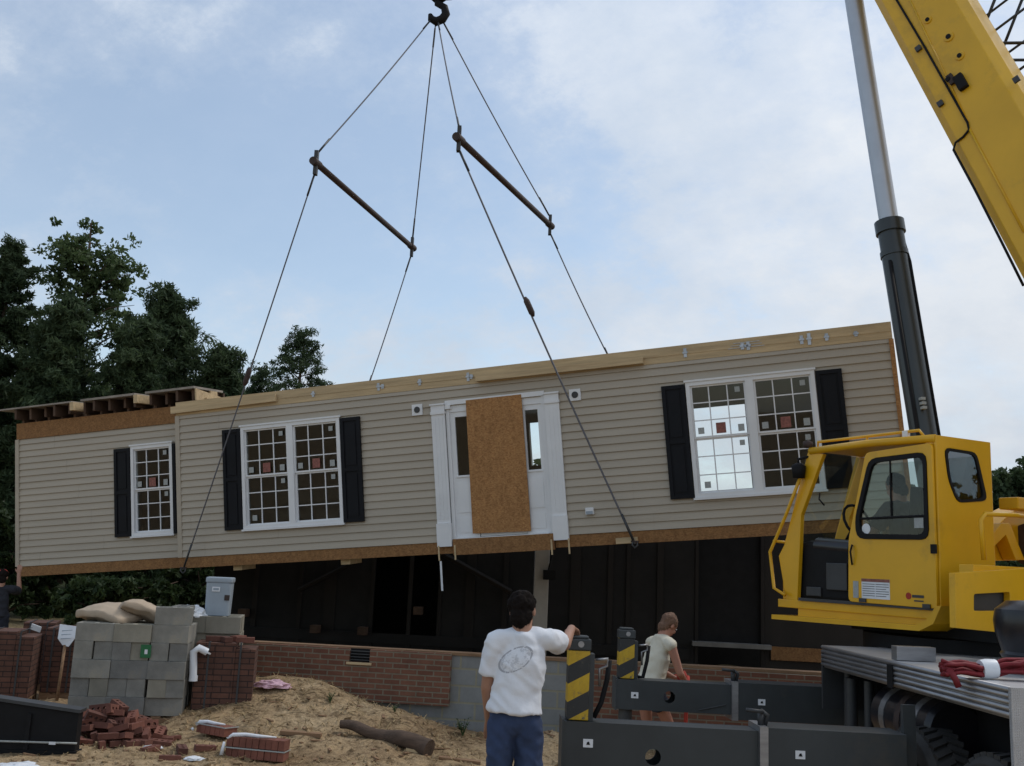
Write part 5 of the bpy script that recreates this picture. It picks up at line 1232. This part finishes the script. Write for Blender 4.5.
tree('broadleaf_tree', 'dark tree at the far right edge behind the boom', 'tree', 1048, 47, 474, 36, 'broad', 11, .1, 260, 80, .12, 'leaf_dk')
for px, D, ty_, hw_, sd_, lb in ((20, 27, 505, 45, 21, 'dense green shrub below house corner at left edge'), (75, 29, 520, 50, 22, 'dark shrub seen under the left house end'), (140, 27, 515, 50, 23, 'dark shrub seen under the small left window'), (205, 30, 520, 45, 24, 'dark shrub left of the standing half'), (-30, 25, 480, 40, 25, 'dark shrub cut off by the left photo edge'), (110, 24, 575, 40, 26, 'low shrub behind the block stack'), (985, 30, 545, 40, 27, 'low shrub behind the crane superstructure')):
    tree('shrub', lb, 'shrub', px, D, ty_, hw_, 'broad', sd_, .05, 150, 90, .10, 'shrub', 'shrubs at the edge of the lot')
def woodland():
    rng = np.random.default_rng(77); cs_, rs_ = [], []
    for k in range(420):
        a = rng.uniform(-.95, .95); Dd = rng.uniform(62, 95); x, y = Dd*math.sin(a), Dd*math.cos(a); h = rng.uniform(4.5, 8.5)+(3 if x < -12 else 0)-(1.5 if x > 10 else 0)
        for j in range(6): cs_.append((x+rng.normal()*1.2, y+rng.normal()*1.2, 1+h*rng.random()**.7)); rs_.append(rng.uniform(.9, 1.7))
    v, f = leaves(cs_, rs_, 34, .38, .6, rng); o = bpy.data.objects.new('woodland', np_mesh('woodland', v, f, M['leaf_dk'])); COL.objects.link(o)
    tag(o, 'far dark woodland along the horizon', 'woodland', kind='stuff')
woodland()

# ------------------------------------------------------------------ people
def ringcap(p0, p1, a0, a1, side, flat0=False, flat1=False, n=18):
    p0, p1 = Vector(p0), Vector(p1); t = (p1-p0).normalized(); s = Vector(side); s = (s-t*s.dot(t))
    s = s.normalized() if s.length > 1e-5 else t.orthogonal().normalized(); q = t.cross(s)
    rings = []
    def ring(c, a, b): rings.append([c+s*a*math.cos(2*math.pi*j/n)+q*b*math.sin(2*math.pi*j/n) for j in range(n)])
    m0 = min(a0); m1 = min(a1)
    if not flat0:
        for k in (75, 50, 25): ring(p0-t*m0*math.sin(R(k)), a0[0]*math.cos(R(k)), a0[1]*math.cos(R(k)))
    ring(p0, *a0); ring(p0.lerp(p1, .5), (a0[0]+a1[0])/2, (a0[1]+a1[1])/2); ring(p1, *a1)
    if not flat1:
        for k in (25, 50, 75): ring(p1+t*m1*math.sin(R(k)), a1[0]*math.cos(R(k)), a1[1]*math.cos(R(k)))
    vs = [v for r in rings for v in r]; k = len(rings)
    fs = [(i*n+j, i*n+(j+1) % n, (i+1)*n+(j+1) % n, (i+1)*n+j) for i in range(k-1) for j in range(n)]+[tuple(range(n-1, -1, -1)), tuple((k-1)*n+j for j in range(n))]
    return vs, fs
def ell(c, r, rot=None, n=14):
    vs, fs = [], []; T = rot or Matrix.Identity(3); c = Vector(c)
    for i in range(1, n):
        for j in range(2*n):
            a, b = math.pi*i/n, math.pi*j/n; vs.append(c+T @ Vector((r[0]*math.sin(a)*math.cos(b), r[1]*math.sin(a)*math.sin(b), r[2]*math.cos(a))))
    m_ = 2*n; fs = [(i*m_+j, i*m_+(j+1) % m_, (i+1)*m_+(j+1) % m_, (i+1)*m_+j) for i in range(n-2) for j in range(m_)]+[tuple(range(m_)), tuple((n-2)*m_+j for j in range(m_-1, -1, -1))]
    return vs, fs
def blob(name, prims, voxel, material, parent, smooth=3, wr=0, wscale=9, T=None):
    mb = MB(T)
    for v, f in prims: mb.add(v, f)
    me = mb.mesh(name, material); tmp = bpy.data.objects.new('tmp', me); COL.objects.link(tmp)
    md = tmp.modifiers.new('r', 'REMESH'); md.mode = 'VOXEL'; md.voxel_size = voxel
    dg = bpy.context.evaluated_depsgraph_get(); me2 = bpy.data.meshes.new_from_object(tmp.evaluated_get(dg))
    bpy.data.objects.remove(tmp); bpy.data.meshes.remove(me)
    bm = bmesh.new(); bm.from_mesh(me2)
    for _ in range(smooth): bmesh.ops.smooth_vert(bm, verts=bm.verts[:], factor=.5, use_axis_x=True, use_axis_y=True, use_axis_z=True)
    if wr:
        bm.normal_update()
        for v in bm.verts:
            c = v.co; v.co = c+v.normal*wr*(noise.noise(Vector((c.x*wscale, c.y*wscale, c.z*wscale*.55)))+.5*noise.noise(c*wscale*2.3))+v.normal*wr*.42*(1-2*abs(noise.noise(Vector(((c.x+c.z)*13, c.y*7, (c.x-c.z)*4)))))
    bm.to_mesh(me2); bm.free(); me2.name = name
    for p in me2.polygons: p.use_smooth = True
    me2.materials.clear(); me2.materials.append(material)
    o = bpy.data.objects.new(name, me2); COL.objects.link(o); o.parent = parent; return o
def hand(wrist, direc, palm_n, thumb_side, curl=.6, s=1.0):
    w, d, n_ = Vector(wrist), Vector(direc).normalized(), Vector(palm_n).normalized(); sd_ = Vector(thumb_side); sd_ = (sd_-d*sd_.dot(d)).normalized(); pr = []
    pe = w+d*.085*s; pr.append(ringcap(w, pe, (.028*s, .018*s), (.042*s, .015*s), sd_))
    for k, ln in enumerate((.070, .080, .075, .058)):
        b = pe+sd_*(.033-.022*k)*s-d*.008; c1 = curl*.6; d1 = (d*math.cos(c1)+n_*math.sin(c1)).normalized(); m1 = b+d1*ln*.5*s; c2 = curl*1.5; d2 = (d*math.cos(c2)+n_*math.sin(c2)).normalized(); m2 = m1+d2*ln*.55*s
        pr.append(ringcap(b, m1, (.0095*s,)*2, (.009*s,)*2, sd_, n=10)); pr.append(ringcap(m1, m2, (.009*s,)*2, (.0075*s,)*2, sd_, n=10))
    tb_ = w+d*.03*s+sd_*.026*s; td = (d*.7+sd_*.75+n_*.25).normalized(); t1 = tb_+td*.04*s; t2 = t1+(d*.95+n_*.35+sd_*.2).normalized()*.032*s
    pr.append(ringcap(tb_, t1, (.013*s,)*2, (.011*s,)*2, d, n=10)); pr.append(ringcap(t1, t2, (.011*s,)*2, (.0085*s,)*2, d, n=10)); return pr
def person(label, loc, rz, J, mats, shirt, group=None):
    """J: joints in local metres, facing +y"""
    t = thing('person', label, 'person', loc, (0, 0, rz), group); V = Vector; X = V((1, 0, 0)); g = {k: V(v) for k, v in J.items() if k not in ('curl',)}
    hf = g.get('face', V((0, 1, 0))).normalized(); hu = (g['head']-g['neck']).normalized(); hr_ = hf.cross(hu).normalized(); hf = hu.cross(hr_).normalized(); HRm = Matrix((hr_, hf, hu)).transposed()
    pr = []; h = g['head']
    def hv(x, y, z): return h+HRm @ V((x, y, z))
    pr.append(ell(h+HRm @ V((0, -.008, .022)), (.074, .093, .095), HRm)); pr.append(ell(hv(0, .025, -.05), (.056, .064, .068), HRm)); pr.append(ell(hv(0, .095, -.015), (.013, .018, .024), HRm)); pr.append(ell(hv(0, .06, -.098), (.025, .025, .02), HRm))
    for s_ in (-1, 1): pr.append(ell(hv(.077*s_, -.008, -.01), (.010, .02, .032), HRm))
    pr.append(ringcap(hv(0, -.02, -.06), g['neck']+V((0, 0, -.03)), (.060, .062), (.070, .066), X))
    pr.append(ringcap(g['neck']+V((0, 0, -.06)), g['chest'], (.10, .055), (.125, .085), g['sR']-g['sL'])); pr.append(ringcap(g['chest'], g['waist'], (.125, .085), (.115, .085), X)); pr.append(ringcap(g['waist'], g['pelvis'], (.115, .085), (.14, .10), X))
    for s_ in ('L', 'R'):
        pr.append(ringcap(g['neck']+V((0, 0, -.05)), g['s'+s_], (.05, .05), (.062, .058), X)); pr.append(ringcap(g['s'+s_], g['e'+s_], (.055, .052), (.041, .040), X)); pr.append(ringcap(g['e'+s_], g['w'+s_], (.042, .04), (.029, .024), X))
        pr.append(ringcap(g['h'+s_], g['k'+s_], (.085, .088), (.056, .058), X)); pr.append(ringcap(g['k'+s_], g['a'+s_], (.056, .06), (.038, .04), X)); pr.append(ringcap(g['k'+s_]+(g['a'+s_]-g['k'+s_])*.25+V((0, -.012, 0)), g['k'+s_]+(g['a'+s_]-g['k'+s_])*.45+V((0, -.012, 0)), (.052, .056), (.045, .05), X))
        d = g.get('hd'+s_, (g['w'+s_]-g['e'+s_])); n_ = g.get('pn'+s_, V((0, 0, -1))); ts = g.get('ts'+s_, V((-1 if s_ == 'R' else 1, 0, 0)))
        pr += hand(g['w'+s_], d, n_, ts, J.get('curl', .6))
        fd = g.get('fd'+s_, V((0, 1, 0))); pr.append(ringcap(g['a'+s_]+V((0, 0, -.045))-fd*.04, g['a'+s_]+V((0, 0, -.05))+fd*.15, (.038, .032), (.044, .02), X))
    blob('body', pr, .0065, M[mats['skin']], t, 2)
    # face
    for s_ in (-1, 1):
        mb = MB(); mb.add(*ell(hv(.03*s_, .083, .012), (.011, .007, .006), HRm, 8)); mb.build('eye', M['white'], t, True)
    mb = MB(); mb.add(*ell(hv(0, .086, -.062), (.022, .006, .005), HRm, 8)); mb.build('mouth', M['redstrap'], t, True)
    if mats.get('cap'):
        hp_ = [ell(hv(0, -.008, .06), (.088, .104, .075), HRm)]; hp_.append(ell(hv(0, .125, .045), (.07, .065, .012), HRm)); blob('cap', hp_, .008, M[mats['cap']], t, 2)
    hh = [ell(hv(0, -.028, .035), (.084, .092, .092), HRm), ell(hv(0, -.050, -.045), (.070, .058, .080), HRm)]
    if mats.get('fringe'): hh.append(ell(hv(0, .035, .075), (.075, .065, .05), HRm))
    blob('hair', hh, .008, M[mats['hair']], t, 1, .012, 26)
    hm = hair_ = [o_ for o_ in t.children if o_.name.startswith('hair')][0]; hb_ = MB(); rr3 = random.Random(2); me_ = hm.data
    for p_ in me_.polygons:
        if rr3.random() < .55:
            c_, n_ = p_.center, p_.normal; dn = V((rr3.uniform(-.5, .5), rr3.uniform(-.5, .5), -1)); d_2 = (dn-n_*dn.dot(n_)*.85); d_2 = d_2.normalized()*rr3.uniform(.010, .024); s2 = n_.cross(d_2).normalized()*.0016
            hb_.add([c_-s2, c_+s2, c_+d_2+n_*.004], [(0, 1, 2)])
    if not mats.get('cap'): hb_.build('hair_strands', M[mats['hair']], t)
    # shirt
    sp_ = [ringcap(g['neck']+V((0, 0, -.055)), g['chest'], (.12, .072), (.158, .122), g['sR']-g['sL']), ringcap(g['chest'], g['waist'], (.158, .122), (.155, .122), X), ringcap(g['waist'], g['hem'], (.155, .122), (.180, .150), X, False, True)]
    sp_.append(ringcap(g['neck']+V((0, -.012, -.005)), g['chest'], (.078, .072), (.15, .12), X, True))
    for s_ in ('L', 'R'):
        sp_.append(ringcap(g['neck']+V((0, -.005, -.03)), g['s'+s_], (.060, .058), (.068, .066), X))
        if shirt == 'tee': sp_.append(ringcap(g['s'+s_], g['s'+s_].lerp(g['e'+s_], .72), (.070, .068), (.074, .072), X, False, True))
        if shirt == 'long': sp_.append(ringcap(g['s'+s_], g['e'+s_], (.072, .07), (.056, .055), X)); sp_.append(ringcap(g['e'+s_], g['w'+s_], (.056, .055), (.04, .04), X, False, True))
        if shirt == 'none': sp_.append(ringcap(g['s'+s_]-(g['s'+s_]-g['neck'])*.15, g['s'+s_], (.060, .058), (.058, .062), X, False, True))
    blob('shirt', sp_, .011, M[mats['shirt']], t, 3, .017, 6)
    tr = [ringcap(g['waist'].lerp(g['pelvis'], .55), g['pelvis'], (.142, .104), (.158, .124), X, True)]
    for s_ in ('L', 'R'):
        if mats.get('short'):
            e = g['h'+s_].lerp(g['k'+s_], .48); tr.append(ringcap(g['h'+s_], e, (.105, .11), (.095, .1), X, False, True))
        else:
            tr.append(ringcap(g['h'+s_], g['k'+s_], (.090, .104), (.074, .080), X)); tr.append(ringcap(g['k'+s_], g['a'+s_]+V((0, 0, -.02)), (.078, .082), (.066, .078), X, False, True))
    blob('trousers' if not mats.get('short') else 'shorts', tr, .011, M[mats['legs']], t, 3, .018, 8)
    for s_ in ('L', 'R'):
        fd = g.get('fd'+s_, V((0, 1, 0))).normalized(); a = g['a'+s_]
        blob('shoe', [ringcap(a+V((0, 0, -.04))-fd*.05, a+V((0, 0, -.055))+fd*.17, (.048, .045), (.05, .030), X), ringcap(a+V((0, 0, -.01)), a+V((0, 0, -.05)), (.05, .055), (.05, .055), X)], .01, M['rust'], t, 3)
    return t
# man in white tee, hand on the near outrigger post
g1 = P(512, 800, 6.55); gl = Vector((g1.x-.0, 6.55, 0)); gl.z = gz(gl.x, gl.y, False)
ht = (oj @ Vector((.03, .03, oph)))+CO-gl       # top of the post, in his coordinates
J1 = dict(head=(.022, .04, 1.665), neck=(.025, .0, 1.545), face=(.30, 1, -.02), chest=(.02, 0, 1.34), waist=(.0, 0, 1.16), hem=(-.005, .0, 1.05), pelvis=(-.01, 0, 1.02),
    sL=(-.150, -.01, 1.465), eL=(-.185, .03, 1.19), wL=(-.165, .16, .97), sR=(.185, .03, 1.50), eR=(.31, .26, 1.45), wR=(ht.x-.015, ht.y-.05, ht.z+.055), hdR=(.25, .9, -.25), pnR=(0, 0, -1), tsR=(-1, 0, 0),
    hL=(-.082, 0, .98), kL=(-.10, .03, .52), aL=(-.125, -.03, .09), hR=(.072, 0, .98), kR=(.12, .06, .52), aR=(.15, .0, .09), curl=.45)
person('man in white printed tee and jeans, hand on striped outrigger post', gl, 0, J1, dict(skin='skin', hair='hair', shirt='tee', legs='jeans', fringe=True), 'tee')
# man in sleeveless shirt by the foundation: faces right and away, leaning forward
g2 = P(653, 760, 11.2); gl2 = Vector((g2.x, 11.2, 0)); gl2.z = gz(gl2.x, gl2.y, False)
J2 = dict(head=(-.0, .19, 1.50), neck=(0, .10, 1.385), face=(0, 1, -.2), chest=(0, .03, 1.16), waist=(0, -.03, .97), hem=(0, -.07, .87), pelvis=(0, -.08, .86),
    sL=(-.18, .08, 1.30), eL=(-.23, .18, 1.03), wL=(-.08, .34, .93), sR=(.18, .08, 1.30), eR=(.25, .15, 1.02), wR=(.13, .32, .92), tsL=(.3, 0, 1), tsR=(-.3, 0, 1), pnL=(1, 0, -.2), pnR=(-1, 0, -.2),
    hL=(-.095, -.08, .84), kL=(-.11, .0, .44), aL=(-.12, -.12, .09), hR=(.095, -.08, .84), kR=(.10, .14, .45), aR=(.11, .18, .09), curl=.9)
m2 = person('man in pale sleeveless shirt and dark shorts by brick wall', gl2, R(-62), J2, dict(skin='skin_tan', hair='hair_l', shirt='tan_shirt', legs='shorts', short=True), 'none')
q = Matrix.Translation(gl2) @ Matrix.Rotation(R(-62), 4, 'Z')
t = thing('tag_line', 'red tag line gripped by the man in sleeveless shirt', 'rope', q @ Vector((.02, .36, .93)))
pts = [q @ Vector(v)-q @ Vector((.02, .36, .93)) for v in ((-.1, .36, .95), (.0, .37, .92), (.12, .36, .96), (.2, .3, .9), (.24, .25, .7), (.22, .25, .35), (.3, .3, .03))]
MB().tube(pts, .022, 8).build('rope', M['red'], t, True)
MB().tube([(0, 0, -.05), (.04, 0, .0), (.0, .02, .07)], .04, 8).build('coil', M['red'], t, True)
# man at left edge reaching for the house corner
corner = HM @ Vector((LU, .28, VB)); g3 = Vector((corner.x-.10, corner.y-.75, 0)); g3 = Vector((P(0, 590, 16.6).x, 16.6, 0)); g3.z = gz(g3.x, g3.y, False)
rc3 = corner-g3; ang3 = math.atan2(rc3.y, rc3.x)-math.pi/2; lc_ = Matrix.Rotation(-ang3, 3, 'Z') @ rc3
rl_ = min(.62, lc_.y-.05)
J3 = dict(head=(0, .05, 1.42), neck=(0, .0, 1.27), chest=(0, 0, 1.07), waist=(0, 0, .90), hem=(0, 0, .80), pelvis=(0, 0, .82), face=(0, 1, .1),
    sL=(-.18, 0, 1.22), eL=(-.24, .08, .98), wL=(-.2, .25, .9), sR=(.17, .02, 1.23), eR=(.24, .33, 1.20), wR=(.19, .42, 1.47), hdR=(0, .1, 1), pnR=(0, 1, 0), tsR=(-1, 0, 0),
    hL=(-.095, 0, .80), kL=(-.10, .07, .43), aL=(-.11, -.02, .09), hR=(.095, 0, .80), kR=(.10, .12, .43), aR=(.12, .12, .09), curl=.3)
person('man in red cap at left edge, arm raised to house corner', g3, ang3, J3, dict(skin='skin', hair='hair', cap='red', shirt='navy', legs='shorts'), 'tee')
# operator in the cab
so_ = CF @ Vector((.62, CW*.5, -.02))+CO
J4 = dict(head=(-.0, .10, 1.12), neck=(0, .04, .97), chest=(0, .0, .77), waist=(0, -.03, .60), hem=(0, -.03, .50), pelvis=(0, -.02, .52), face=(0, 1, .1),
    sL=(-.18, .02, .90), eL=(-.23, .18, .66), wL=(-.16, .40, .63), sR=(.18, .02, .90), eR=(.2, .2, .66), wR=(.12, .42, .64), hL=(-.09, .03, .50), kL=(-.11, .42, .50), aL=(-.11, .48, .09), hR=(.09, .03, .50), kR=(.11, .42, .50), aR=(.11, .48, .09), curl=.8)
person('crane operator in dark clothes seated inside the yellow cab', so_, ca, J4, dict(skin='skin', hair='hair', shirt='navy', legs='navy'), 'tee')
